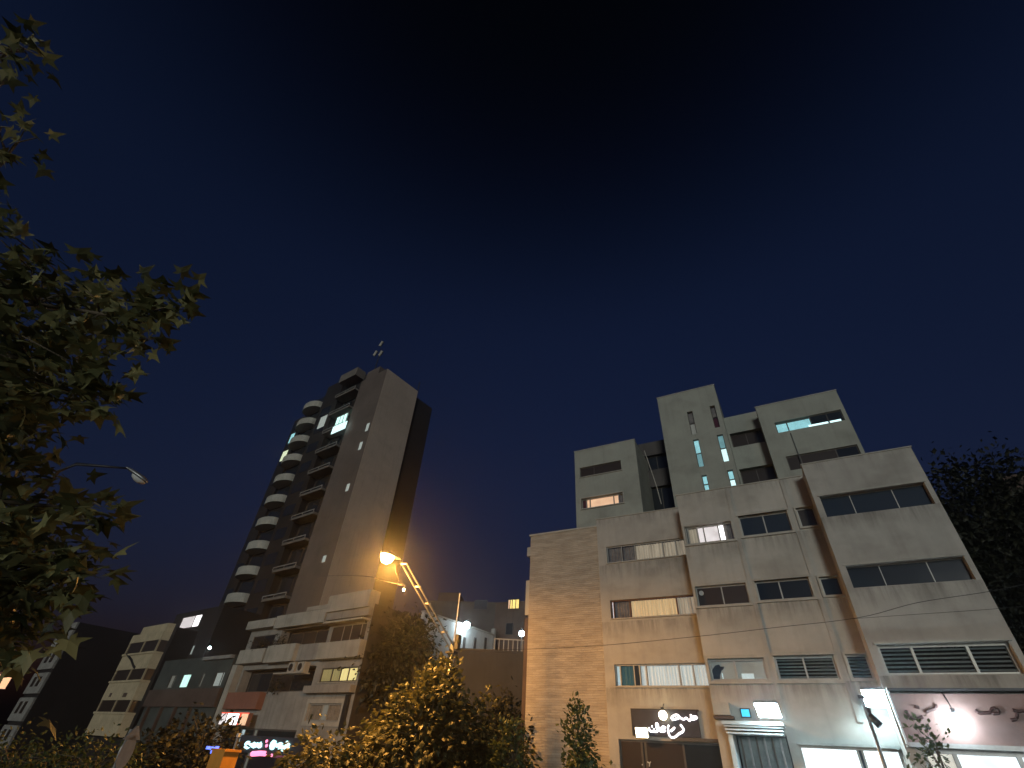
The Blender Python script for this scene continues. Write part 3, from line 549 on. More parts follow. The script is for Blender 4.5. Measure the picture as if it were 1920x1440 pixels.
# big red shop sign on section F
RS = Thing('red_signboard', 'dusty red shop signboard with dark Persian lettering washed out by a floodlight', 'sign', 4.8, YF - .2, 2.9)
MB().box(2.42, 7.55, YF - .32, YF - .003, 2.93, 4.36).part('board', 'sign_red', RS)
MB().box(2.36, 2.416, YF - .34, YF - .003, 2.8, 4.45).part('edge_strip', 'white_wall', RS)
MB().box(2.36, 7.6, YF - .4, YF - .003, 4.453, 4.53).part('cover', 'dark_metal', RS)
MB().box(2.42, 7.55, YF - .36, YF - .003, 2.8, 2.926).part('lower_rail', 'galv', RS)
c2 = lambda u, v: (1660 + u * .13542, 1280 + v * .13542)
strokes(RS, 'letter', 'letter_dark', [[(290, 380), (310, 440), (360, 480), (440, 500), (520, 470)], [(400, 330), (470, 345)], [(560, 410), (610, 380), (690, 350), (695, 300)], [(1240, 380), (1300, 420), (1380, 420), (1450, 410), (1480, 360), (1540, 360), (1570, 420), (1480, 430)], [(1740, 520), (1810, 500), (1820, 420), (1770, 380), (1850, 400), (1900, 390), (1960, 410)]], c2, YF - .34, .05)
strokes(RB, 'letter', 'letter_brown', [[(470, 1000), (520, 980), (560, 950), (600, 980), (660, 990)], [(500, 950), (560, 945)], [(690, 1090), (750, 1110)]], c2, YF + .1, .03)
# ------------------------------------------------------------------ left-hand frame: low apartment building
K = 27.0 / 28.5
def q2(x, z): return x * K, (z - 1.6) * K + 1.6
YL = 27.0
LB = Thing('apartment_house', 'old low apartment house with off-white balcony fronts and one yellow lit window', 'building', -43.5, 31, -2.5, LF)
hl = [(-39.5, -34.9, 8.58, 9.95), (-39.4, -34.75, 5.77, 6.78), (-39.8, -35.7, 3.2, 4.35), (-51.9, -48.1, 8.6, 9.9), (-47.2, -39.9, 8.45, 10.15), (-51.6, -40.3, 5.2, 7.0), (-51.4, -40.6, -2, 2.6)]
wl = MB(); wl.wall(-52.75, -34.4, -2.6, 10.6, YL + .7, hl, .9); wl.quad((-52.75, YL + .7, -2.6), (-52.75, YL + .7, 10.6), (-52.75, 36, 10.6), (-52.75, 36, -2.6)); wl.part('wall', 'low_grey', LB)
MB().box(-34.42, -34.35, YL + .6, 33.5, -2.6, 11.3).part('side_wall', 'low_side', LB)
MB().box(-52.7, -34.45, YL + .8, 33.5, 10.4, 10.6).part('roof_deck', 'grey_wall', LB)
for a, b, y0, z0, z1 in ((-52.75, -47.9, YL, 10.45, 11.2), (-47.9, -40.2, YL + .1, 10.25, 11.35), (-43.2, -40.0, YL + .05, 11.35, 11.7), (-40.0, -34.4, YL - .1, 10.95, 12.3)):
    MB().box(a, b, y0, YL + .95, z0, z1).part('parapet', 'low_white', LB)
MB().box(-40.0, -34.4, YL + .15, YL + .69, 10.35, 10.95).part('lintel', 'low_grey', LB); MB().box(-39.8, -34.6, YL - .15, YL + .69, 10.02, 10.16).part('canopy', 'low_white', LB)
for a, b, y0, z0, z1, m_ in ((-39.75, -34.4, YL, 7.34, 8.55, 'low_white'), (-47.4, -43.0, YL - .1, 7.35, 8.72, 'low_white'), (-43.0, -39.75, YL + .3, 7.4, 8.65, 'low_grey'), (-52.3, -47.9, YL, 7.45, 8.6, 'low_white'),
                             (-40.4, -34.5, YL + .1, 5.0, 5.5, 'low_grey'), (-52.4, -46.5, YL + .1, 3.9, 5.15, 'red_band'), (-52.75, -51.9, YL + .05, 2.4, 7.4, 'low_white')):
    MB().box(a, b, y0, YL + .69, z0, z1).part('balcony_front', m_, LB)
window(LB, *hl[0], YL + .7, [(1.3, 'glass_brown'), (.9, 'glass_brown'), (1.1, 'glass_brown'), (.5, 'glass_brown')], fr_mat='alu', fw=.09, rec=.03, back=.07)
window(LB, *hl[1], YL + .7, [(1.3, 'e_yellow_dim'), (1.1, 'e_yellow_dim'), (1.0, 'e_yellow'), (1.1, 'e_yellow')], fr_mat='alu_dark', fw=.09, rec=.03, back=.07)
window(LB, *hl[2], YL + .7, [(1, 'curtain_grey'), (.5, 'e_greyglow'), (1, 'curtain_grey')], fr_mat='alu', fw=.1, surround=.3, rec=.03, back=.07)
window(LB, *hl[3], YL + .7, [(1, 'glass_brown'), (1, 'glass')], fr_mat='alu_dark', rec=.03, back=.07)
for h in hl[4:6]: MB().box(h[0], h[1], YL + 1.55, YL + 1.6, h[2], h[3]).part('balcony_back', 'dark_wall', LB)
for h in hl[4:6]: window(LB, h[0] + .6, h[1] - .6, h[2] + .1, h[3] - .2, YL + 1.35, [(1, 'glass'), (1, 'glass_brown'), (1, 'glass')], fr_mat='alu_dark', sill=False, rec=.03, back=.07)
window(LB, *hl[6], YL + .7, [(2, 'glass'), (.5, 'e_room_blue'), (1, 'glass'), (.4, 'e_greyglow'), (4, 'glass')], fr_mat='alu_dark', sill=False, fw=.12, rec=.03, back=.07)
MB().box(-35.35, -34.9, YL + .5, YL + .69, 2.6, 4.9).part('drain_pipe', 'dark_metal', LB)
MB().box(-44.4, -40.3, YL - .55, YL + .25, 6.32, 6.42).part('unit_shelf', 'low_white', LB)
for x, lab in ((-42.6, 'white air conditioner unit on the house shelf, farther from the yellow lit window'), (-41.3, 'white air conditioner unit on the house shelf, next to the yellow lit window')):
    lp = Thing('air_conditioner', lab, 'air conditioner', x + .45, YL - .2, 6.425, LF, group='air conditioners on the shelf')
    b_ = MB().box(x, x + .95, YL - .45, YL + .1, 6.425, 7.15).part('case', 'low_white', lp); fm = MB(); fm.tube([(x + .4, YL - .47, 6.78), (x + .4, YL - .452, 6.78)], .28, 14); fm.part('fan_grille', 'dark_metal', lp)
# shop fronts of that house
RDS = Thing('lit_shop_sign', 'bright white lightbox sign with red edges on the apartment house corner', 'sign', -49, YL - .2, 2.6, LF)
a, b = onY(421, 1336, YL - .1, F2), onY(464, 1362, YL - .1, F2); W = b.x - a.x
MB().box(a.x, b.x, YL - .3, YL + .05, b.z, a.z).part('case', 'red_band', RDS)
for f0, f1, m_ in ((.02, .2, 'e_room_white'), (.25, .66, 'e_room_hot'), (.7, .73, 'e_red'), (.76, .98, 'e_peach')):
    MB().box(a.x + W * f0, a.x + W * f1, YL - .33, YL - .303, b.z + .06, a.z - .08).part('light_panel', m_, RDS)
MB().box(a.x, b.x, YL - .34, YL - .303, a.z - .07, a.z - .002).part('red_edge', 'e_red', RDS)
mbr = MB(); mbr.box(a.x + W * .3, a.x + W * .38, YL - .36, YL - .335, b.z + .07, b.z + .3); mbr.box(a.x + W * .52, a.x + W * .58, YL - .36, YL - .335, b.z + .07, b.z + .42); mbr.part('print', 'sign_red', RDS)
CSG = Thing('neon_sign', 'dark shop sign with cyan Persian lettering and a pink oval below', 'sign', -42, YL - .3, .5, LF)
a, b = onY(455, 1378, YL - .1, F2), onY(562, 1420, YL - .1, F2)
MB().box(a.x, b.x, YL - .2, YL + .3, b.z, a.z).part('board', 'sign_dark', CSG)
c3 = lambda u, v: (380 + u / 8, 1320 + v / 8)
strokes(CSG, 'letter', 'e_cyan_letter', [[(640, 650), (655, 590), (700, 585), (690, 640), (640, 655)], [(700, 640), (735, 590), (780, 600), (770, 640), (720, 610)], [(790, 640), (820, 600), (845, 640), (870, 590), (870, 650)], [(1095, 580), (1060, 565), (1030, 610), (1030, 660), (1070, 650), (1060, 620), (1100, 610)], [(1110, 630), (1170, 600), (1200, 640), (1150, 660), (1220, 690), (1245, 700), (1255, 610), (1295, 620), (1265, 665), (1190, 650)], [(1265, 580)]], c3, YL - .24, .12, LF)
strokes(CSG, 'red_drop', 'e_pink', [[(962, 545), (962, 570)], [(960, 610), (960, 640)], [(1035, 770)]], c3, YL - .24, .1, LF)
strokes(CSG, 'pink_oval', 'e_pink', [[(740, 748), (800, 745), (870, 740), (940, 745)]], c3, YL - .24, .17, LF)
# back courtyard wall painted white, behind the apartment house along the alley
a, b, c = onX(785, 1147, -34.6, F2), onX(925, 1189, -34.6, F2), onX(925, 1222, -34.6, F2)
WW = Thing('white_wall', 'whitewashed side wall lit by a white lamp behind the alley', 'wall', -34.6, (a.y + b.y) / 2, -2, LF)
MB().box(-35.0, -34.6, 33.6, b.y, -2, (a.z + b.z) / 2).part('wall', 'white_wall', WW); MB().box(-35.1, -34.5, 33.6, b.y + .1, (a.z + b.z) / 2 + .003, (a.z + b.z) / 2 + .15).part('coping', 'trim', WW)
MB().box(-35.0, -34.55, b.y + .12, b.y + .4, -2, (a.z + b.z) / 2 + .7).part('end_pier', 'low_grey', WW)
for px in (868, 888, 908): 
    p = onX(px, 1205, -34.58, F2); MB().box(-34.595, -34.55, p.y, p.y + .35, p.z - .7, p.z + .5).part('slot', 'grey_wall', WW)
# ivy on the dark side wall is built with the trees
def globe(name, label, px, py, d, r, m_, grp=None, stand=None):
    p = at(px, py, d); t = Thing(name, label, 'lamp', p.x, p.y, p.z, group=grp); mb = MB(); n = 10
    for i in range(n):
        for j in range(2 * n):
            f = lambda u, v: (p.x + r * math.sin(math.pi * u / n) * math.cos(math.pi * v / n), p.y + r * math.sin(math.pi * u / n) * math.sin(math.pi * v / n), p.z + r * math.cos(math.pi * u / n))
            mb.quad(f(i, j), f(i + 1, j), f(i + 1, j + 1), f(i, j + 1))
    mb.part('bulb', m_, t, None, True)
    MB().box(p.x - .06, p.x + .06, p.y - .06, p.y + .06, p.z + r * .9, p.z + r + .12).part('cap', 'dark_metal', t)
    return t, p
pg = onY(1795, 1352, YF - .75); dg = math.hypot(pg.x, pg.y)
t_, p_ = globe('sign_globe_lamp', 'bare white globe lamp on an arm washing out the red signboard', 1795, 1352, dg, .24, 'e_globe')
w_ = MB(); w_.tube([(p_.x, p_.y, p_.z + .3), (p_.x, p_.y + .2, p_.z + .6), (p_.x, YF - .02, 4.56)], .025); w_.part('arm', 'dark_metal', t_)
pg = onY(1243, 1341, YB - .5); dg = math.hypot(pg.x, pg.y)
t_, p_ = globe('sign_globe_lamp', 'warm round globe lamp at the upper middle of the dark signboard', 1243, 1341, dg, .2, 'e_warm_lamp')
w_ = MB(); w_.tube([(p_.x, p_.y, p_.z + .25), (p_.x, YB - .05, p_.z + .5)], .02); w_.part('arm', 'dark_metal', t_)
dW = onX(875, 1172, -33.9, F2); dW = math.hypot(dW.x, dW.y)
t_, p_ = globe('wall_lamp', 'white globe lamp shining on the whitewashed wall', 875, 1172, dW, .32, 'e_white', 'white alley lamps')
w_ = MB(); w_.tube([(p_.x, p_.y, p_.z + .38), (p_.x - .6, p_.y + .02, p_.z + .5)], .03); w_.part('arm', 'dark_metal', t_)
t_, p_ = globe('post_lamp', 'white globe lamp on a thin post on the alley terrace', 978, 1188, 41, .2, 'e_white', 'white alley lamps')
w_ = MB(); w_.tube([(p_.x, p_.y, p_.z - .18), (p_.x, p_.y, 6.6)], .05); w_.part('post', 'galv', t_)

# flat brown building across the alley with a railed terrace
def facing(name, label, cat, x0, x1, px, py, d0, d1, zt, m_, depth=7.0, zb=-2.0):
    """a plain volume whose front runs between two sighted corners (pixel columns x0,x1 at row py) at distances d0,d1"""
    a, b = at(x0, py, d0), at(x1, py, d1); dv = (b - a); ln = math.hypot(dv.x, dv.y); ang = math.atan2(dv.y, dv.x)
    fr = Frame(F1, ang); ca, sa = math.cos(-ang), math.sin(-ang)
    ax, ay = ca * a.x - sa * a.y, sa * a.x + ca * a.y
    t = Thing(name, label, cat, ax + ln / 2, ay, zb, fr)
    MB().box(ax, ax + ln, ay, ay + depth, zb, zt).part('wall', m_, t)
    MB().box(ax - .05, ax + ln + .05, ay - .05, ay + .3, zt + .003, zt + .14).part('coping', m_, t)
    def loc(px_, py_, dy=0.0):            # sighted point on its front plane
        r = ray(px_, py_); rx, ry = ca * r.x - sa * r.y, sa * r.x + ca * r.y; k = (ay + dy) / ry
        return Vector((rx * k, ay + dy, 1.6 + r.z * k))
    return t, ax, ay, ln, loc
AW, ax, ay, ln, loc = facing('alley_building', 'plain brown flat-roofed wall across the alley end', 'building', 842, 992, 0, 1224, 38.5, 38.0, 7.6, 'alley_wall', 9)
MB().box(ax + ln * .55, ax + ln - .1, ay + .4, ay + .45, 8.5, 8.57).part('railing', 'rail', AW)
for i in range(8):
    x = ax + ln * .55 + i * (ln * .45 - .2) / 7; MB().box(x, x + .05, ay + .4, ay + .45, 7.75, 8.5).part('rail_post', 'rail', AW)
GB, ax, ay, ln, loc = facing('grey_house', 'dim grey house with a dark square window above the whitewashed wall', 'building', 800, 932, 0, 1150, 64, 62, 16.6, 'grey_wall', 9)
a, b = loc(890, 1125, -.05), loc(913, 1143, -.05)
window(GB, a.x, b.x, b.z, a.z, ay - .16, rec=.02, back=.06, lights= [(1, 'void')], fr_mat='dark_metal', sill=False)
MB().box(ax + ln * .1, ax + ln * .4, ay + 1, ay + 4, 16.75, 18.0).part('roof_hut', 'brown_wall', GB)
BB, ax, ay, ln, loc = facing('brown_house', 'dark reddish brown house with one orange lit window', 'building', 928, 1010, 0, 1150, 58, 56, 15.6, 'brown_wall', 9)
a, b = loc(953, 1124, -.05), loc(974, 1142, -.05)
window(BB, a.x, b.x, b.z, a.z, ay - .16, rec=.02, back=.06, lights= [(.25, 'e_peach'), (.3, 'e_orange_win'), (.5, 'e_orange_win'), (.45, 'e_orange_win')], fr_mat='dark_metal', sill=False, fw=.07)
a, b = loc(949, 1168, -.05), loc(962, 1190, -.05)
window(BB, a.x, b.x, b.z, a.z, ay - .16, rec=.02, back=.06, lights= [(1, 'glass')], fr_mat='alu_dark', sill=False)

# dark green glazed building
GN = Thing('dark_green_building', 'dark green office building with narrow lit windows and a lit top-floor window', 'building', -60, 31, -2.5, LF)
xl, xr = -67.8, -52.9
gw = []
for (pa, pb, k) in ((313, 327, 'e_greyglow'), (335, 354, 'e_mint'), (371, 380, 'e_greyglow'), (396, 416, 'e_slit')):
    a, b = onY(pa + 4, 1265, YL, F2), onY(pb, 1289, YL, F2); gw.append((onY((pa + 4), 1277, YL, F2).x, onY(pb, 1277, YL, F2).x, 5.65, 6.85, k))
wl = MB(); wl.wall(xl, xr, -2.5, 8.3, YL, [w[:4] for w in gw], .3); wl.quad((xr, YL, -2.5), (xr, 36, -2.5), (xr, 36, 8.3), (xr, YL, 8.3)); wl.quad((xl, YL, -2.5), (xl, YL, 8.3), (xl, 36, 8.3), (xl, 36, -2.5)); wl.quad((xl, YL, 8.3), (xr, YL, 8.3), (xr, 36, 8.3), (xl, 36, 8.3)); wl.part('wall', 'green_wall', GN)
for w in gw: window(GN, *w[:4], YL, [(1, w[4]), (.25, 'e_slit')] if w[4] != 'e_mint' else [(1, 'e_mint')], fr_mat='alu_dark', sill=False, rec=.03, back=.07)
MB().box(xl, xr, YL - .3, YL - .003, 4.0, 5.5).part('spandrel', 'brown_wall', GN); MB().box(-58.5, xr, YL - .35, YL - .003, 7.95, 8.25).part('cornice', 'low_grey', GN)
for x in (-66.5, -63.5, -60.5, -57.5): MB().box(x, x + .25, YL - .3, YL - .02, -2.5, 3.99).part('column', 'brown_wall', GN)
y2 = 30.5; k2 = y2 / 28.5
a, b = onY(343, 1158, y2, F2), onY(366, 1175, y2, F2); c, d = onY(344, 1212, y2, F2), onY(354, 1228, y2, F2)
hs2 = [(a.x, b.x + .6, b.z, a.z), (c.x, d.x + .6, d.z, c.z)]
wl = MB(); wl.wall(-79.5, -67, 8.0, 14.9, y2, hs2, .3); wl.quad((-67, y2, 8), (-67, 36, 8), (-67, 36, 14.9), (-67, y2, 14.9)); wl.quad((-79.5, y2, 14.9), (-67, y2, 14.9), (-67, 36, 14.9), (-79.5, 36, 14.9)); wl.part('upper_wall', 'dark_wall', GN)
window(GN, *hs2[0], y2, [(1.6, 'e_room_white'), (.8, 'e_room_hot')], fr_mat='alu_dark', sill=False, rec=.03, back=.07); window(GN, *hs2[1], y2, [(1, 'e_slit')], fr_mat='alu_dark', sill=False, rec=.03, back=.07)
globe('entrance_bulb', 'tiny white bulb on the dark green building', 393, 1215, 66, .13, 'e_white'); 

# cream bay-window house
CH = Thing('bay_house', 'narrow cream house with stacked bay windows and curved sills', 'building', -76.5, 31, -2.5, LF)
xa, xb = -81.4, -71.7
MB().box(xa, xb + .8, YL + .9, 36, -3, 12.2).part('wall', 'dark_wall', CH)
def bay(z0, z1, m_='cream', ch=.7, y0=YL):
    return MB().prism([(xa, y0 + .897), (xa + ch, y0), (xb - ch * .4, y0), (xb, y0 + .897)], z0, z1).part('bay_band', m_, CH)
bay(10.75, 11.7); MB().prism([(xa + 1.6, YL + .89), (xa + 2.2, YL + .2), (xb - .4, YL + .2), (xb, YL + .89)], 11.703, 12.6).part('bay_roof', 'cream', CH)
for z0, z1 in ((7.75, 9.3), (4.65, 6.4), (1.3, 3.3)): bay(z0, z1)
for z in (9.303, 6.403, 3.303): MB().prism([(xa - .1, YL + .89), (xa + .65, YL - .15), (xb - .2, YL - .15), (xb + .1, YL + .89)], z, z + .2).part('bay_sill', 'cream', CH)
for z0, z1 in ((9.503, 10.747), (6.603, 7.747), (3.503, 4.647)):
    MB().prism([(xa + .12, YL + .89), (xa + .78, YL + .12), (xb - .4, YL + .12), (xb - .12, YL + .89)], z0, z1).part('bay_glass', 'glass_brown', CH)
    for x in (xa + .74, (xa + xb) / 2 + .3, xb - .5): MB().box(x, x + .16, YL + .02, YL + .2, z0, z1).part('mullion', 'cream', CH)
mb = MB(); mb.tube([onY(238, 1226, YL - .05, F2), onY(247, 1238, YL - .05, F2), onY(250, 1248, YL - .05, F2), onY(253, 1252, YL - .05, F2)], .13); mb.part('drain_pipe', 'dark_metal', CH)
for px, w in ((207, 5), (234, 8)):
    p = onY(px, 1303, YL - .02, F2); MB().box(p.x - w * .06, p.x + w * .06, YL - .04, YL - .003, p.z - .2, p.z + .2).part('vent', 'brown_wall', CH)
# far dark block with a pale front
FB = Thing('far_block', 'far dark block of flats with a pale striped front', 'building', -110, 31, -3, LF)
MB().box(-113.0, -106.2, YL + .3, 60, -3, 15.3).part('wall', 'dark_wall', FB)
for i, (z0, z1) in enumerate(((12.0, 15.3), (8.8, 11.5), (5.6, 8.3), (2.2, 5.1), (-1.0, 1.7))):
    f = MB().box(-113.0, -106.2, YL, YL + .297, z0, z1).part('facade_panel', 'low_grey', FB)
    for x in (-111.6, -109.3): MB().box(x, x + 1.3, YL - .03, YL - .003, z0 + .9, z1 - .5).part('window', 'glass_brown', FB, f)
DB = Thing('dark_house', 'unlit dark house standing behind the cream bay house', 'building', -92, 50, -3, LF)
MB().box(-104, -84, 46, 60, -3, 17.5).part('wall', 'dark_wall', DB); MB().box(-99, -90, 45.9, 46, 16, 18.2).part('parapet', 'dark_wall', DB)
for i in range(4): MB().box(-102 + i * 4.4, -100.2 + i * 4.4, 45.93, 45.99, 11.5, 13).part('window', 'glass', DB)

# ------------------------------------------------------------------ the tower
YT = 37.0
TWR = Thing('apartment_tower', 'tall dark apartment tower with curved white balconies and a blank brown end wall', 'building', -68, 45, -2.5, LF)
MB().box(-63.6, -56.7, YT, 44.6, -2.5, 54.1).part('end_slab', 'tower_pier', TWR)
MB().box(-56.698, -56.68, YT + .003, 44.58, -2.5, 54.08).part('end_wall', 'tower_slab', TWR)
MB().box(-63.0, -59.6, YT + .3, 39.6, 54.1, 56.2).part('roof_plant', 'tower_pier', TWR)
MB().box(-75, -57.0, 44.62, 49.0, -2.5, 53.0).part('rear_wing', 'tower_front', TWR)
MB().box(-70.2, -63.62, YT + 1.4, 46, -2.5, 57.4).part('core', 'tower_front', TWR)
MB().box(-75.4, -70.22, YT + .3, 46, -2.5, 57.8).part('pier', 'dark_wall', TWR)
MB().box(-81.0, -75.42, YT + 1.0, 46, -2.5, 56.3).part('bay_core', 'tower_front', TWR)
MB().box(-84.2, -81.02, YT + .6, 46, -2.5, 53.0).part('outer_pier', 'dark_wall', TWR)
MB().box(-70.4, -65.4, YT - .6, YT + 1.38, 56.2, 58.0).part('roof_canopy', 'balcony_b', TWR)
P = 3.93
def curved(cx, w, d, n=10): return [(cx + w / 2, YT + .98)] + [(cx + w / 2 * math.cos(math.pi * -i / n), YT + .35 - d * math.sin(math.pi * i / n)) for i in range(n + 1)] + [(cx - w / 2, YT + .98)]
for i in range(12):
    z = 53.0 - P * i
    if z < 6: break
    poly = list(reversed(curved(-78.2, 5.2, 1.5)))
    b_ = MB().prism(poly, z, z + 1.25).part('balcony', 'balcony', TWR)
    MB().box(-80.4, -76.0, YT + .93, YT + .99, z + 1.4, z + 3.5).part('window', 'glass', TWR)
    zz = 49.6 - P * i
    if zz > 6:
        r_ = MB().box(-69.9, -64.2, YT - .5, YT + 1.38, zz + 2.75, zz + 3.1).part('balcony_slab', 'balcony_b', TWR)
        MB().box(-69.9, -64.2, YT - .55, YT - .5, zz + 3.5 - .12, zz + 3.5).part('rail', 'rail', TWR, r_)
        for x in (-69.9, -67.1, -64.3): MB().box(x, x + .1, YT - .55, YT - .5, zz + 3.1, zz + 3.38).part('rail_post', 'rail', TWR, r_)
        MB().box(-69.6, -66.9, YT + 1.33, YT + 1.39, zz + .2, zz + 2.4).part('window', 'glass', TWR); MB().box(-66.5, -64.4, YT + 1.33, YT + 1.39, zz + .2, zz + 2.4).part('window', 'glass_brown', TWR)
        MB().box(-74.4, -71.6, YT + .23, YT + .29, zz + .6, zz + 2.4).part('window', 'glass', TWR)
        MB().box(-83.6, -81.6, YT + .53, YT + .59, zz + .6, zz + 2.2).part('window', 'glass', TWR)
def lit(px0, py0, px1, py1, Y, m_, wmax=1.0):
    a, b = onY(px0, py0, Y, F2), onY(px1, py1, Y, F2); c = onY((px0 + px1) / 2, (py0 + py1) / 2, Y, F2); w = abs(b.x - a.x) / 2; w = min(w, wmax)
    hh = abs(a.z - b.z) / 2
    MB().box(c.x - w, c.x + w, Y - .04, Y, c.z - hh, c.z + hh).part('lit_window', m_, TWR)
c = onY(640, 788, YT - .2, F2)
wo = MB().box(c.x - 1.5, c.x + 1.5, YT - .24, YT - .2, c.z - 1.0, c.z + 1.0).part('lit_window', 'e_mint', TWR)
for dx in (-1.52, -.45, .5, 1.46): MB().box(c.x + dx, c.x + dx + .08, YT - .3, YT - .245, c.z - 1.0, c.z + 1.0).part('mullion', 'dark_metal', TWR, wo)
MB().box(c.x - 1.6, c.x + 1.6, YT - .3, YT - .2, c.z + 1.003, c.z + 1.15).part('header', 'balcony_b', TWR, wo)
c = onY(636, 802, YT - .66, F2)
MB().box(c.x - 1.9, c.x + 1.9, YT - .7, YT - .66, c.z - .75, c.z + .75).part('lit_balcony_front', 'e_cyan_hot', TWR)  # parapet made to glow in place of light falling on it
lit(598, 785, 611, 797, YT + .2, 'e_slit'); lit(542, 817, 552, 826, YT + .5, 'e_cyan', .6); lit(528, 849, 537, 860, YT + .5, 'e_pale', .8)
for px, py in ((689, 801), (676, 836), (652, 914), (608, 1048)): lit(px - 3, py - 5, px + 3, py + 5, YT - .03, 'e_slit', .32)
mb = MB(); a = onY(705, 686, YT + 3, F2); mb.tube([a - Vector((0, 0, 3)), a + Vector((0, 0, 4.5))], .14, 6, .06); o = mb.part('antenna_mast', 'dark_metal', TWR)
for px, py in ((715, 645), (714, 663), (704, 663)):
    p = onY(px, py, YT + 3, F2); m_ = MB(); m_.tube([p - Vector((.3, 0, .5)), p + Vector((.3, 0, .5))], .3, 8); m_.part('antenna_drum', 'balcony', TWR, o)
for x in (-56.2,):
    p = onX(787, 716, -56.5, F2); m_ = MB(); m_.tube([(p.x, p.y, 54), (p.x, p.y, p.z)], .1, 6); m_.part('antenna_mast', 'dark_metal', TWR)

# ------------------------------------------------------------------ buildings and dark mass on the far right
RBK = Thing('rear_brown_block', 'dim brown block half hidden behind dark trees at the right', 'building', 34, 34, 0)
a, b = at(1878, 893, 48), at(1990, 960, 48)
MB().box(a.x, a.x + 14, a.y, a.y + 8, 0, a.z).part('wall', 'brown_wall', RBK)
for i in range(3):
    for j in range(4): MB().box(a.x + 1 + i * 3, a.x + 2.6 + i * 3, a.y - .05, a.y - .002, 4 + j * 3.4, 5.6 + j * 3.4).part('window', 'glass', RBK)

# ------------------------------------------------------------------ street lamps, posts, wires, signs
pj = at(849, 1214, 27); pb = at(849, 1290, 27); head = at(733, 1043, 24.6); arm_e = at(757, 1056, 24.9); ptop = at(860, 1112, 27)
SL = Thing('street_lamp', 'lit orange sodium street lamp on a long twin-tube arm', 'street lamp', pj.x, pj.y, gz(pj.x), group='street lamps')
mb = MB(); mb.tube([(pj.x, pj.y, gz(pj.x)), (pj.x, pj.y, 4), (pj.x, pj.y, pj.z + .25)], .16, 10, .13); o = mb.part('pole', 'galv', SL, None, True)
mb = MB(); mb.tube([(pj.x + .05, pj.y, pj.z - .2), (pj.x + .05, pj.y, ptop.z)], .06, 8, .035); mb.part('pole_extension', 'galv', SL)
mb = MB(); mb.box(pj.x - .28, pj.x + .22, pj.y - .2, pj.y + .2, pj.z - .28, pj.z - .18); mb.box(pj.x + .18, pj.x + .36, pj.y - .14, pj.y + .14, pj.z - .1, pj.z + .55); mb.part('clamp', 'dark_metal', SL)
side = Vector((.13, .04, 0))
arm_pts = [pj + Vector((0, 0, -.05)), pj.lerp(arm_e, .5) + Vector((0, 0, -.05)), arm_e]
for sgn in (-1, 1):
    mb = MB(); mb.tube([p + side * sgn for p in arm_pts], .04, 8); mb.part('arm', 'galv', SL)
for t in (.18, .52, .72, .99):
    p = pj.lerp(arm_e, t); mb = MB(); mb.tube([p - side * 1.3, p + side * 1.3], .05, 6); mb.part('arm_brace', 'galv', SL)
hd = (head - arm_e).normalized(); 
d3 = Vector((hd.x, hd.y, .06)).normalized(); sx = d3.cross(Vector((0, 0, 1))).normalized(); uz = sx.cross(d3)
def lamp_head(th, c, d3, sx, uz, lens_mat, L_=.95, bowl=1.0):
    prof = [(-.5, .05, .05), (-.38, .10, .09), (-.1, .17, .13), (.25, .19, .14), (.42, .14, .10), (.5, .03, .03)]; mb = MB(); n = 12
    for x, w, h in prof:
        for k in range(n):
            t = 2 * math.pi * k / n; v = Vector(c) + d3 * (x * L_) + sx * (w * math.cos(t)) + uz * (h * math.sin(t) if math.sin(t) > 0 else h * .25 * math.sin(t)); mb.v.append(tuple(v))
    for i in range(len(prof) - 1):
        for k in range(n): a = i * n + k; b = i * n + (k + 1) % n; mb.f.append((a, b, b + n, a + n))
    mb.f.append(tuple(range(n))); mb.f.append(tuple((len(prof) - 1) * n + k for k in range(n)))
    mb.part('lamp_head', 'galv', th, None, True)
    mb = MB(); prof = [(-.14, .05, .05), (-.06, .2, .24), (.1, .27, .36), (.26, .27, .36), (.4, .19, .22), (.47, .03, .03)]
    for x, w, h in prof:
        for k in range(n):
            t = 2 * math.pi * k / n; v = Vector(c) + d3 * (x * L_) + sx * (w * bowl ** .5 * math.cos(t)) + uz * (-.045 + (bowl * h * math.sin(t) if math.sin(t) < 0 else 0)); mb.v.append(tuple(v))
    for i in range(len(prof) - 1):
        for k in range(n): a = i * n + k; b = i * n + (k + 1) % n; mb.f.append((a, b, b + n, a + n))
    mb.part('lens', lens_mat, th, None, True)
lamp_head(SL, head, d3, sx, uz, 'e_sodium', 1.1)
ld = bpy.data.lights.new('sodium_light', 'SPOT'); ld.energy = 7500; ld.color = (1.0, 0.45, 0.09); ld.spot_size = R(180); ld.spot_blend = 0.35; ld.shadow_soft_size = 0.35
lo = bpy.data.objects.new('sodium_light', ld); COL.objects.link(lo); lo.parent = SL.o; lo.location = head - SL.off + Vector((0, 0, -.5)); lo.rotation_euler = (R(14), 0, 0)
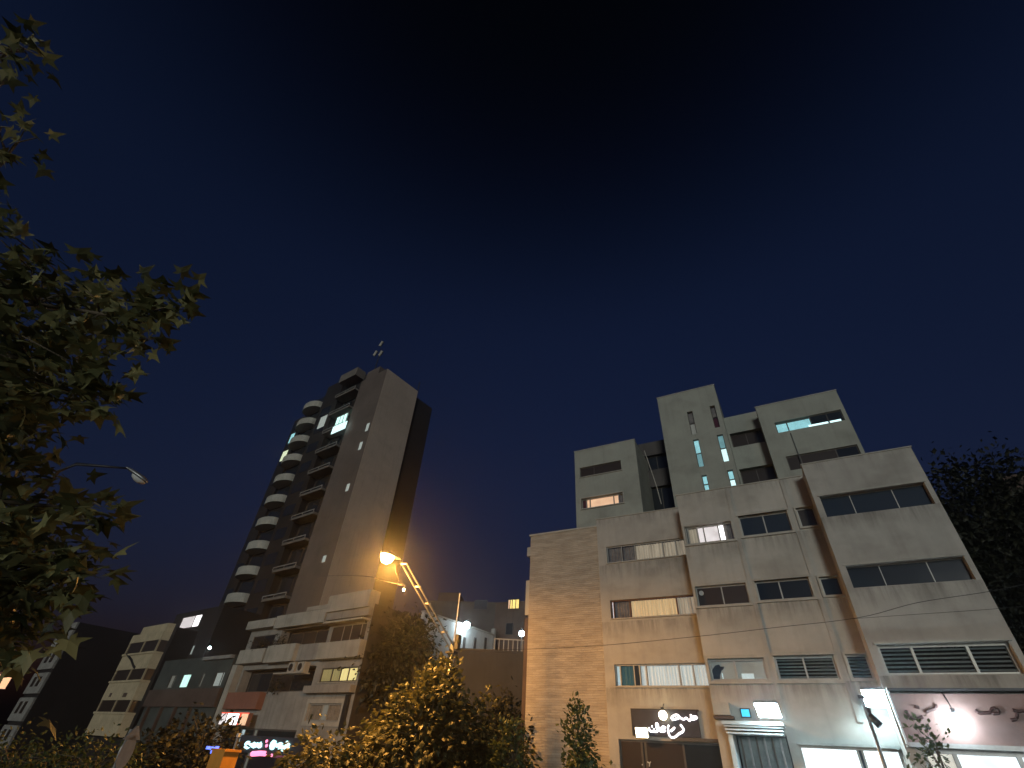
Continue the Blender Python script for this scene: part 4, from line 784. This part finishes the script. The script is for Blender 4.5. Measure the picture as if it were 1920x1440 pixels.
# loose cable with a small bulb hanging from the lamp
bp = at(757, 1106, 24.7)
HB = Thing('hanging_bulb', 'small bare bulb dangling on a loose cable under the orange lamp', 'bulb', bp.x, bp.y, bp.z)
mb = MB(); n = 8
for i in range(n):
    for j in range(n):
        f = lambda u, v: (bp.x + .06 * math.sin(math.pi * u / n) * math.cos(2 * math.pi * v / n), bp.y + .06 * math.sin(math.pi * u / n) * math.sin(2 * math.pi * v / n), bp.z + .075 * math.cos(math.pi * u / n))
        mb.quad(f(i, j), f(i + 1, j), f(i + 1, j + 1), f(i, j + 1))
mb.part('bulb', 'e_warm_lamp', HB, None, True)
mb = MB(); mb.tube([bp + Vector((0, 0, .07)), at(759, 1097, 24.7), at(748, 1088, 24.7), at(742, 1072, 24.7), at(741, 1058, 24.7)], .014, 5); mb.part('cable', 'cable', HB)
def wire(name, label, pts, r=.010):
    mb = MB(); P_ = [Vector(p) for p in pts]; sm = []
    for i in range(len(P_) - 1):
        for k in range(6):
            t = k / 6; a, b, c, d = P_[max(i - 1, 0)], P_[i], P_[i + 1], P_[min(i + 2, len(P_) - 1)]
            sm.append(0.5 * ((2 * b) + (c - a) * t + (2 * a - 5 * b + 4 * c - d) * t * t + (3 * b - a - 3 * c + d) * t ** 3))
    sm.append(P_[-1]); mb.tube(sm, r, 5)
    return single(name, mb, 'cable', label, 'wire', sm[0].x, sm[0].y, sm[0].z, smooth=True)
wire('overhead_wire', 'thin cable strung from the lamp pole across the concrete building', [pj + Vector((0, 0, -.1)), onY(990, 1217, 22.6), onY(1130, 1210, 22.8), onY(1310, 1193, 23), onY(1450, 1177, 23.2), onY(1610, 1158, 23.3), onY(1720, 1130, 23.3), onY(1860, 1108, 23.3), onY(1990, 1080, 23.3)])
wire('overhead_wire', 'second faint cable across the right wing of the concrete building', [onY(1600, 1160, 23.3), onY(1700, 1153, 23.4), onY(1860, 1142, 23.4), onY(1990, 1130, 23.4)], .007)
wire('lamp_cable', 'thin cable running left from the orange lamp', [at(757, 1098, 24.7), at(720, 1089, 26), at(680, 1080, 30), at(600, 1080, 40)], .014)
# unlit lamp on the left
h2 = at(256, 891, 24); e2 = at(238, 878, 24.2); pol = at(120, 868, 25.5)
SL2 = Thing('street_lamp', 'unlit grey street lamp head sticking out beside the leafy tree', 'street lamp', pol.x, pol.y, gz(pol.x), group='street lamps')
mb = MB(); mb.tube([(pol.x, pol.y, gz(pol.x)), (pol.x, pol.y, pol.z - .4), pol.lerp(e2, .2), pol.lerp(e2, .6), e2], .10, 10, .035); mb.part('pole', 'dark_metal', SL2, None, True)
d3 = (h2 - e2).normalized(); sx = d3.cross(Vector((0, 0, 1))).normalized(); uz = sx.cross(d3); lamp_head(SL2, h2, d3, sx, uz, 'white_wall', 1.15, .45)
# slim post with camera beside the floodlight
pp = onY(1640, 1380, 22.2)
CP = Thing('camera_post', 'slim dark post with a tilted surveillance camera in front of the lit shop', 'post', pp.x, pp.y, 0)
zt = onY(1613, 1310, 22.2).z
mb = MB(); mb.tube([(pp.x, pp.y, 0), (pp.x, pp.y, zt)], .065, 10, .05); mb.part('post', 'galv', CP, None, True)
mb = MB(); mb.box(pp.x - .1, pp.x + .1, pp.y - .06, pp.y + .06, zt, zt + .1); mb.part('cap', 'dark_metal', CP)
a, b = onY(1631, 1342, 22.15), onY(1651, 1361, 22.1)
mb = MB(); mb.tube([a, a.lerp(b, .5), b], .1, 8, .12); mb.part('camera', 'dark_metal', CP, None, True)
a2 = onY(1626, 1325, 22.15); mb = MB(); mb.tube([a2, a], .085, 6, .06); mb.part('bracket', 'dark_metal', CP)
# traffic signs seen from behind
def zrow(py): return at(228, py, 12.5)
c0 = at(228, 1410, 12.5); tp = at(228, 1359, 12.5); tb = at(228, 1386, 12.5); bt = at(228, 1438, 12.5)
TS = Thing('traffic_sign', 'grey back of a triangle sign above a round sign on one pole', 'sign', c0.x, c0.y, gz(c0.x))
mb = MB(); mb.tube([(c0.x, c0.y, gz(c0.x)), (c0.x, c0.y, tp.z - .05)], .035, 8); mb.part('pole', 'galv', TS)
vd = Vector((c0.x, c0.y, 0)).normalized(); rt_ = Vector((vd.y, -vd.x, 0)); rt_ = (rt_ * .42 + vd * .9).normalized(); nn = Vector((-rt_.y, rt_.x, 0))
def plate(name, outline):
    mb = MB(); n = len(outline); F_ = [Vector((c0.x, c0.y, 0)) + rt_ * a + Vector((0, 0, z)) - nn * .06 for a, z in outline]; B_ = [v - nn * .02 for v in F_]
    mb.v = [tuple(v) for v in F_ + B_]; mb.f = [tuple(range(n)), tuple(reversed(range(n, 2 * n)))] + [(i, (i + 1) % n, (i + 1) % n + n, i + n) for i in range(n)]
    return mb.part(name, 'sign_back', TS)
plate('triangle_plate', [(-.3, tb.z), (.3, tb.z), (.04, tp.z), (-.04, tp.z)])
plate('round_plate', [(.24 * math.cos(2 * math.pi * i / 20), c0.z + .24 * math.sin(2 * math.pi * i / 20)) for i in range(20)])
# small things at street level on the left
p = at(420, 1425, 24); q_ = at(434, 1380, 24)
BX = Thing('orange_box', 'orange kiosk box at the pavement edge below the neon sign', 'box', p.x, p.y, gz(p.x))
MB().box(p.x - .42, p.x + .3, p.y - .3, p.y + .3, gz(p.x), at(420, 1409, 24).z).part('body', 'orange_plastic', BX); MB().box(p.x - .46, p.x + .34, p.y - .34, p.y + .34, at(420, 1409, 24).z + .003, at(420, 1409, 24).z + .07).part('lid', 'orange_plastic', BX)
q_ = at(446, 1382, 25)
PS = Thing('thin_pole', 'thin pale pole beside the orange kiosk box', 'pole', q_.x, q_.y, gz(q_.x)); mb = MB(); mb.tube([(q_.x, q_.y, gz(q_.x)), (q_.x, q_.y, q_.z)], .05, 8, .04); mb.part('shaft', 'galv', PS); mb = MB(); mb.tube([(q_.x, q_.y, q_.z), (q_.x, q_.y, q_.z + .12)], .07, 8); mb.part('cap', 'white_wall', PS)
BL = Thing('blue_light', 'cluster of small blue lights on a stand near the orange box', 'light', at(399, 1405, 27).x, at(399, 1405, 27).y, gz(-25))
for px, py in ((390, 1402), (397, 1403), (402, 1404), (407, 1402), (398, 1410)):
    s_ = at(px, py, 27); m_ = MB(); m_.tube([s_ - Vector((0, 0, .05)), s_ + Vector((0, 0, .05))], .07, 8); m_.part('blue_bulb', 'e_blue', BL)
s_ = at(399, 1412, 27); mb = MB(); mb.tube([(s_.x, s_.y, gz(s_.x)), s_ - Vector((0, 0, .08))], .04, 6); mb.part('stand', 'dark_metal', BL)
s_ = at(2, 1278, 30)
RL = Thing('red_lantern', 'orange red glowing traffic lantern at the street edge', 'lamp', s_.x, s_.y, gz(s_.x))
mb = MB(); mb.tube([s_ - Vector((0, 0, .22)), s_ + Vector((0, 0, .22))], .24, 12); mb.part('lantern', 'e_peach', RL); mb = MB(); mb.tube([(s_.x, s_.y, gz(s_.x)), s_ - Vector((0, 0, .22))], .06, 8); mb.part('pole', 'dark_metal', RL)
mb = MB(); mb.tube([s_ + Vector((0, 0, .222)), s_ + Vector((0, 0, .3))], .28, 12); mb.part('cap', 'red_band', RL)

# ------------------------------------------------------------------ vegetation
def star_leaf(size):
    """five-lobed plane leaf, petiole at the origin, tip along +Y, slightly folded"""
    ang = [-150, -128, -105, -78, -52, -27, 0, 27, 52, 78, 105, 128, 150]; rad = [.28, .55, .30, .85, .42, .48, 1.0, .48, .42, .85, .30, .55, .28]
    v = [(0, .18 * size, 0)]
    for a, r in zip(ang, rad):
        x, y = math.sin(R(a)) * r, math.cos(R(a)) * r + .3
        v.append((x * size * .62, y * size * .62, (-abs(x) * .22 - max(0, y - .5) ** 2 * .25) * size * .62))
    return v, [(0, i, i + 1) for i in range(1, len(ang))]
def small_leaf(size):
    return [(0, 0, 0), (.34 * size, .5 * size, -.06 * size), (0, 1.0 * size, -.12 * size), (-.34 * size, .5 * size, -.06 * size), (0, .45 * size, .05 * size)], [(0, 1, 4), (1, 2, 4), (2, 3, 4), (3, 0, 4)]
def leaf_mtx(p, out, droop=.4):
    d = (out + Vector((random.gauss(0, .5), random.gauss(0, .5), random.gauss(0, .4) - droop))).normalized()
    up = Vector((random.gauss(0, .5), random.gauss(0, .5), 1)).normalized(); x = d.cross(up)
    x = x.normalized() if x.length > 1e-3 else Vector((1, 0, 0)); z = x.cross(d)
    s = random.uniform(.65, 1.15)
    return Matrix(((x.x * s, d.x * s, z.x * s, p.x), (x.y * s, d.y * s, z.y * s, p.y), (x.z * s, d.z * s, z.z * s, p.z), (0, 0, 0, 1)))
def add_leaves(mb, mtxs, lv, lf):
    for m in mtxs:
        n = len(mb.v); mb.v += [tuple(m @ Vector(v)) for v in lv]; mb.f += [tuple(n + i for i in f) for f in lf]
def tree(name, label, base, h, crown_c, crown_r, nclus, nleaf, lsize, m_, group=None, bark='bark', stems=None, trunk_r=.12, shape=None, cat='tree', spread=.35):
    t = Thing(name, label, cat, base.x, base.y, base.z, group=group); tr = MB(); cr = MB(); lv, lf = small_leaf(lsize)
    top = Vector((base.x + random.uniform(-.2, .2), base.y, crown_c.z + crown_r.z * .55))
    mid = base.lerp(top, .5) + Vector((random.uniform(-.15, .15), 0, 0))
    tr.tube([base, base.lerp(mid, .5), mid, top], trunk_r, 8, trunk_r * .25)
    k = 0; tries = 0; mtx = []
    while k < nclus and tries < nclus * 30:
        tries += 1
        u = Vector((random.gauss(0, 1), random.gauss(0, 1), random.gauss(0, 1))).normalized() * (random.random() ** .45)
        w = 1.0
        if shape: w = shape(u.z)
        p = Vector((crown_c.x + u.x * crown_r.x * w, crown_c.y + u.y * crown_r.y * w, crown_c.z + u.z * crown_r.z)); k += 1
        root = base.lerp(top, max(.15, min(.95, (p.z - base.z) / max(.1, top.z - base.z) * random.uniform(.55, .85))))
        tr.tube([root, root.lerp(p, .5) + Vector((0, 0, .12 * (p - root).length)), p], max(.012, trunk_r * .18), 4, .006)
        out = (p - crown_c); out = out.normalized() if out.length > .01 else Vector((0, 0, 1))
        for i in range(nleaf):
            q = p + Vector((random.gauss(0, 1), random.gauss(0, 1), random.gauss(0, 1))) * spread
            mtx.append(leaf_mtx(q, out))
    add_leaves(cr, mtx, lv, lf)
    tr.part('trunk', bark, t, None, True); c = cr.part('crown', m_, t); c['kind'] = 'stuff'
    return t
def gnd(px, d):
    p = at(px, 1400, d); return Vector((p.x, p.y, gz(p.x)))
taper = lambda z: 1.0 if z < 0 else (1 - z) ** .6 + .12
# the big street tree below the orange lamp
b = gnd(800, 24); c = at(800, 1365, 24)
tree('street_tree', 'broad leafy tree lit orange from above by the street lamp', b, 5, Vector((c.x, c.y, 2.1)), Vector((2.9, 2.2, 2.35)), 330, 16, .30, 'leaf_mid', 'street trees', trunk_r=.14, shape=lambda z: 1.0 if z < 0 else (1 - z) ** .75 + .05, spread=.3)
b = gnd(838, 24.5); c = at(832, 1290, 24.5)
tree('street_tree', 'slender leafy tree rising beside the lamp pole, its tip glowing orange', b, 5, Vector((c.x, c.y, c.z - .2)), Vector((.75, .7, 1.55)), 70, 14, .30, 'leaf_mid', 'street trees', trunk_r=.08, shape=taper, spread=.22)
b = gnd(900, 24); c = at(895, 1380, 24)
tree('street_tree', 'dim bushy tree between the lamp-lit tree and the alley wall', b, 4, Vector((c.x, c.y, 1.9)), Vector((1.3, 1.2, 1.9)), 90, 14, .28, 'leaf_mid', 'street trees', trunk_r=.08, shape=taper, spread=.25)
b = gnd(620, 22); c = at(610, 1420, 22)
tree('shrub', 'low brownish bush left of the lamp-lit tree', b, 2.4, Vector((c.x, c.y, 1.0)), Vector((1.8, 1.3, 1.2)), 110, 14, .27, 'leaf_mid', 'street shrubs', trunk_r=.06, cat='bush', spread=.25)
b = gnd(1082, 23); c = at(1083, 1400, 23)
tree('young_tree', 'small green tree standing against the orange-lit stone wall', b, 4, Vector((c.x, c.y, 1.9)), Vector((.85, .8, 1.85)), 95, 13, .22, 'leaf_green', 'young trees by the stone wall', trunk_r=.05, shape=lambda z: 1.0 if z < -.2 else max(.12, (1 - (z + .2) / 1.2) ** .8), spread=.17)
b = gnd(960, 22); c = at(955, 1425, 22)
tree('young_tree', 'bushy green tree at the corner of the stone wall', b, 3, Vector((c.x, c.y, 1.35)), Vector((1.05, .9, 1.45)), 95, 13, .22, 'leaf_green', 'young trees by the stone wall', trunk_r=.05, shape=taper, spread=.2)
b = gnd(1140, 22); c = at(1140, 1450, 22)
tree('shrub', 'low green bush at the foot of the small tree by the stone wall', b, 1.6, Vector((c.x, c.y, .8)), Vector((.9, .8, .75)), 45, 12, .2, 'leaf_green', 'street shrubs', trunk_r=.04, cat='bush', spread=.18)
p = at(945, 1345, 33); b = Vector((p.x, p.y, gz(p.x)))
tree('dark_tree', 'black unlit tree in front of the brown alley wall', b, 5, Vector((p.x, p.y, 2.2)), Vector((1.9, 1.2, 2.4)), 160, 14, .3, 'leaf_dark', 'unlit trees', bark='bark_dark', trunk_r=.1, shape=taper, spread=.3)
p = at(745, 1190, 44.5); b = Vector((p.x, p.y, gz(p.x)))
tree('leaning_tree', 'dark tree leaning over the side wall of the apartment house', b, 9, Vector((p.x, p.y, 7.6)), Vector((3.4, 2.0, 3.2)), 170, 16, .42, 'leaf_dark', 'unlit trees', bark='bark_dark', trunk_r=.2, spread=.5)
p = at(790, 1180, 43); b = Vector((p.x, p.y, gz(p.x)))
tree('leaning_tree', 'leafy tree partly covering the whitewashed wall', b, 9, Vector((p.x, p.y, 8.3)), Vector((1.5, 1.4, 2.2)), 80, 15, .36, 'leaf_mid', 'unlit trees', trunk_r=.14, spread=.4)
for px, pd, hh, lab in ((330, 34, 2.6, 'dark bush along the pavement before the dark green building'), (375, 30, 2.9, 'dark bush beside the blue lights'), (280, 38, 2.2, 'dark bush below the cream bay house')):
    b = gnd(px, pd)
    tree('shrub', lab, b, hh, Vector((b.x, b.y, b.z + hh * .65)), Vector((2.0, 1.4, hh * .6)), 90, 14, .3, 'leaf_dark', 'street shrubs', trunk_r=.07, cat='bush', spread=.3)
for px, pd, lab in ((30, 19, 'clipped hedge beside the round sign, far end of its row'), (120, 18, 'clipped hedge between the plane tree and the round sign'), (190, 17, 'clipped hedge just behind the round sign')):
    b = gnd(px, pd); hz = at(px, 1380 + px * .06, pd).z
    tree('hedge', lab, b, 1.2, Vector((b.x, b.y, b.z + (hz - b.z) * .5)), Vector((2.4, .9, (hz - b.z) * .55)), 110, 16, .13, 'leaf_green', 'street hedges', trunk_r=.04, cat='hedge', spread=.2)
for x, z, lab in ((-46.6, 8.72, 'dark potted plants on the upper middle balcony of the apartment house'), (-49.8, 8.6, 'dark potted plant on the upper left balcony of the apartment house'), (-44.6, 5.2, 'dark plants in the lower balcony of the apartment house')):
    w = LF.w(x, YL + .25, z)
    tree('balcony_plant', lab, w, 1.0, w + Vector((0, 0, .45)), Vector((.9, .35, .5)), 16, 10, .2, 'leaf_dark', 'balcony plants', trunk_r=.03, cat='plant', spread=.16)
p = at(1745, 1405, 20); b = Vector((p.x, p.y, 0))
tree('sapling', 'thin sapling in front of the red signboard', b, 3, Vector((p.x, p.y, 2.2)), Vector((.45, .4, 1.1)), 26, 9, .17, 'leaf_green', None, trunk_r=.03, spread=.15)
# dark trees behind the building on the right
for px, py, d, rz, lab in ((1830, 1035, 44, 7.0, 'tall black tree behind the right corner of the concrete building'), (1930, 1040, 50, 8.6, 'huge black tree before the brown block at the right'), (1900, 1160, 34, 5.5, 'dark tree with a few pale leaves beside the right wing')):
    p = at(px, py, d); b = Vector((p.x, p.y, 0)); c = Vector((p.x + 1, p.y, p.z - rz * .1))
    tree('dark_tree', lab, b, 14, c, Vector((rz * .75, rz * .6, rz)), 420, 22, .42, 'leaf_dark', 'unlit trees', bark='bark_dark', trunk_r=.3, spread=.7)
# the near plane tree at the left: limbs reach for leaf clusters
PT = Thing('plane_tree', 'near plane tree with large lobed leaves hanging in from the side', 'tree', -6.4, -0.2, 0)
trunk_base = Vector((-6.4, -.2, 0)); tr = MB()
spine = [trunk_base, Vector((-6.45, -.3, 2)), Vector((-6.5, -.4, 3.4)), Vector((-6.6, -.5, 4.6)), Vector((-6.8, -.8, 5.8)), Vector((-7.0, -1.2, 6.8))]
tr.tube(spine, .22, 10, .06)
clus = []
def zone(n, x0, x1, y0, y1, d0, d1, cond=None):
    k = 0
    while k < n:
        px, py = random.uniform(x0, x1), random.uniform(y0, y1)
        if cond and not cond(px, py): continue
        clus.append((at(px, py, random.uniform(d0, d1)), 1.0)); k += 1
def edge(py):          # right-hand outline of the leaf mass, by image row
    T = [(480, 40), (520, 150), (560, 235), (640, 240), (700, 150), (760, 150), (800, 100), (840, 45), (880, 25), (920, 40), (960, 130), (1000, 110), (1040, 85), (1080, 120), (1130, 100), (1180, 60), (1215, 10), (1260, -60)]
    for (a, u), (b2, v) in zip(T, T[1:]):
        if a <= py <= b2: return u + (v - u) * (py - a) / (b2 - a)
    return 0
zone(200, -260, 250, 490, 1215, 5.0, 7.5, lambda x, y: x < edge(y) - 10)
for px, py, d in ((330, 572, 5.0), (300, 560, 5.1), (345, 580, 4.9), (275, 575, 5.2), (255, 590, 5.2), (280, 625, 5.1), (268, 645, 5.0), (240, 610, 5.3), (225, 560, 5.4), (200, 722, 5.0), (188, 708, 5.2), (205, 755, 5.1), (175, 760, 5.3), (160, 545, 5.5), (190, 950, 5.2), (165, 985, 5.2), (150, 960, 5.4), (150, 1075, 5.0), (145, 1100, 5.1), (75, 1045, 5.2), (60, 1060, 5.3), (130, 1050, 5.3),
                  (45, 90, 5.6), (75, 105, 5.5), (20, 60, 5.8), (10, 110, 5.8), (60, 120, 5.6), (45, 245, 5.6), (70, 258, 5.5), (25, 240, 5.8), (3, 380, 5.6), (2, 450, 5.6), (-20, 300, 6), (-30, 120, 6), (-40, 420, 6), (-60, 200, 6)):
    clus.append((at(px, py, d), .8))
limbs = []
for px, py, d, z in ((250, 600, 5.4, 3.4), (120, 560, 6.0, 3.6), (60, 700, 6.0, 3.2), (150, 740, 5.4, 3.3), (20, 860, 6.2, 2.8), (120, 970, 5.5, 2.6), (90, 1080, 5.4, 2.3), (-40, 1000, 6.4, 2.4), (0, 1200, 6.0, 2.2), (20, 100, 6.0, 5.4), (20, 250, 6.0, 5.0), (-60, 420, 6.2, 4.6), (-120, 640, 6.8, 3.4), (-150, 850, 7, 3.0)):
    e_ = at(px, py, d); k_ = min(range(len(spine)), key=lambda i: abs(spine[i].z - z)); r0 = spine[k_]
    pl = [r0]
    for q in range(1, 7):
        f = q / 6; v = r0.lerp(e_, f) + Vector((random.uniform(-.12, .12), random.uniform(-.12, .12), .45 * math.sin(f * math.pi) + random.uniform(-.1, .1)))
        pl.append(v)
    tr.tube(pl, .05, 6, .014); limbs += pl[2:]
for k, (p, s) in enumerate(clus):
    root = min(limbs, key=lambda r: (r - p).length + .25 * abs(r.z - p.z + .2)); ln_ = (p - root).length
    m1 = root.lerp(p, .5) + Vector((random.uniform(-.15, .15), random.uniform(-.15, .15), random.uniform(0, .2))) * min(1, ln_)
    tr.tube([root, m1, p], .012, 4, .005)
LSZ = .25
lv, lf = star_leaf(LSZ); mtx = []
for p, s in clus:
    for i in range(16 if s == 1.0 else (5 if p.z > 6.2 else 11)):
        q = p + Vector((random.gauss(0, 1), random.gauss(0, 1), random.gauss(0, 1))) * (.19 if s == 1.0 else .09)
        out = (q - p).normalized() + Vector((.35, .1, 0)); mtx.append(leaf_mtx(q, out, .3))
def inview(m):
    v = m.translation - EYE; x = v.dot(cx_); y = v.dot(cy_); z = -v.dot(cz_)
    return z > 0 and abs(x / z) < 960 / F_PX and abs(y / z) < 720 / F_PX
mtx.sort(key=lambda m: (not inview(m), (m.translation - EYE).length))
tr.part('trunk', 'bark', PT, None, True)
crown = MB(); add_leaves(crown, mtx[290:], lv, lf); cro = crown.part('crown', 'leaf_plane', PT); cro['kind'] = 'stuff'
lm = bpy.data.meshes.new('leaf'); lm.from_pydata(lv, [], lf); lm.materials.append(M['leaf_plane'])
for m in mtx[:290]:
    o = bpy.data.objects.new('leaf', lm); COL.objects.link(o); o.parent = PT.o; m2 = m.copy(); m2.translation = m.translation - PT.off; o.matrix_local = m2

# ------------------------------------------------------------------ thin haze added over the street so lamps get a glow
hz = MB().box(-230, 150, -40, 110, -5.0, 66.0); me = hz.mesh('haze'); hm = bpy.data.materials.new('haze'); hm.use_nodes = True; ht = hm.node_tree
ht.nodes.remove(ht.nodes['Principled BSDF']); pv = ht.nodes.new('ShaderNodeVolumePrincipled'); pv.inputs['Color'].default_value = (.9, .92, .95, 1); pv.inputs['Density'].default_value = 0.0012; pv.inputs['Anisotropy'].default_value = 0.92
ht.links.new(pv.outputs[0], ht.nodes['Material Output'].inputs['Volume']); me.materials.append(hm)
ho = bpy.data.objects.new('haze', me); COL.objects.link(ho); ho['kind'] = 'stuff'
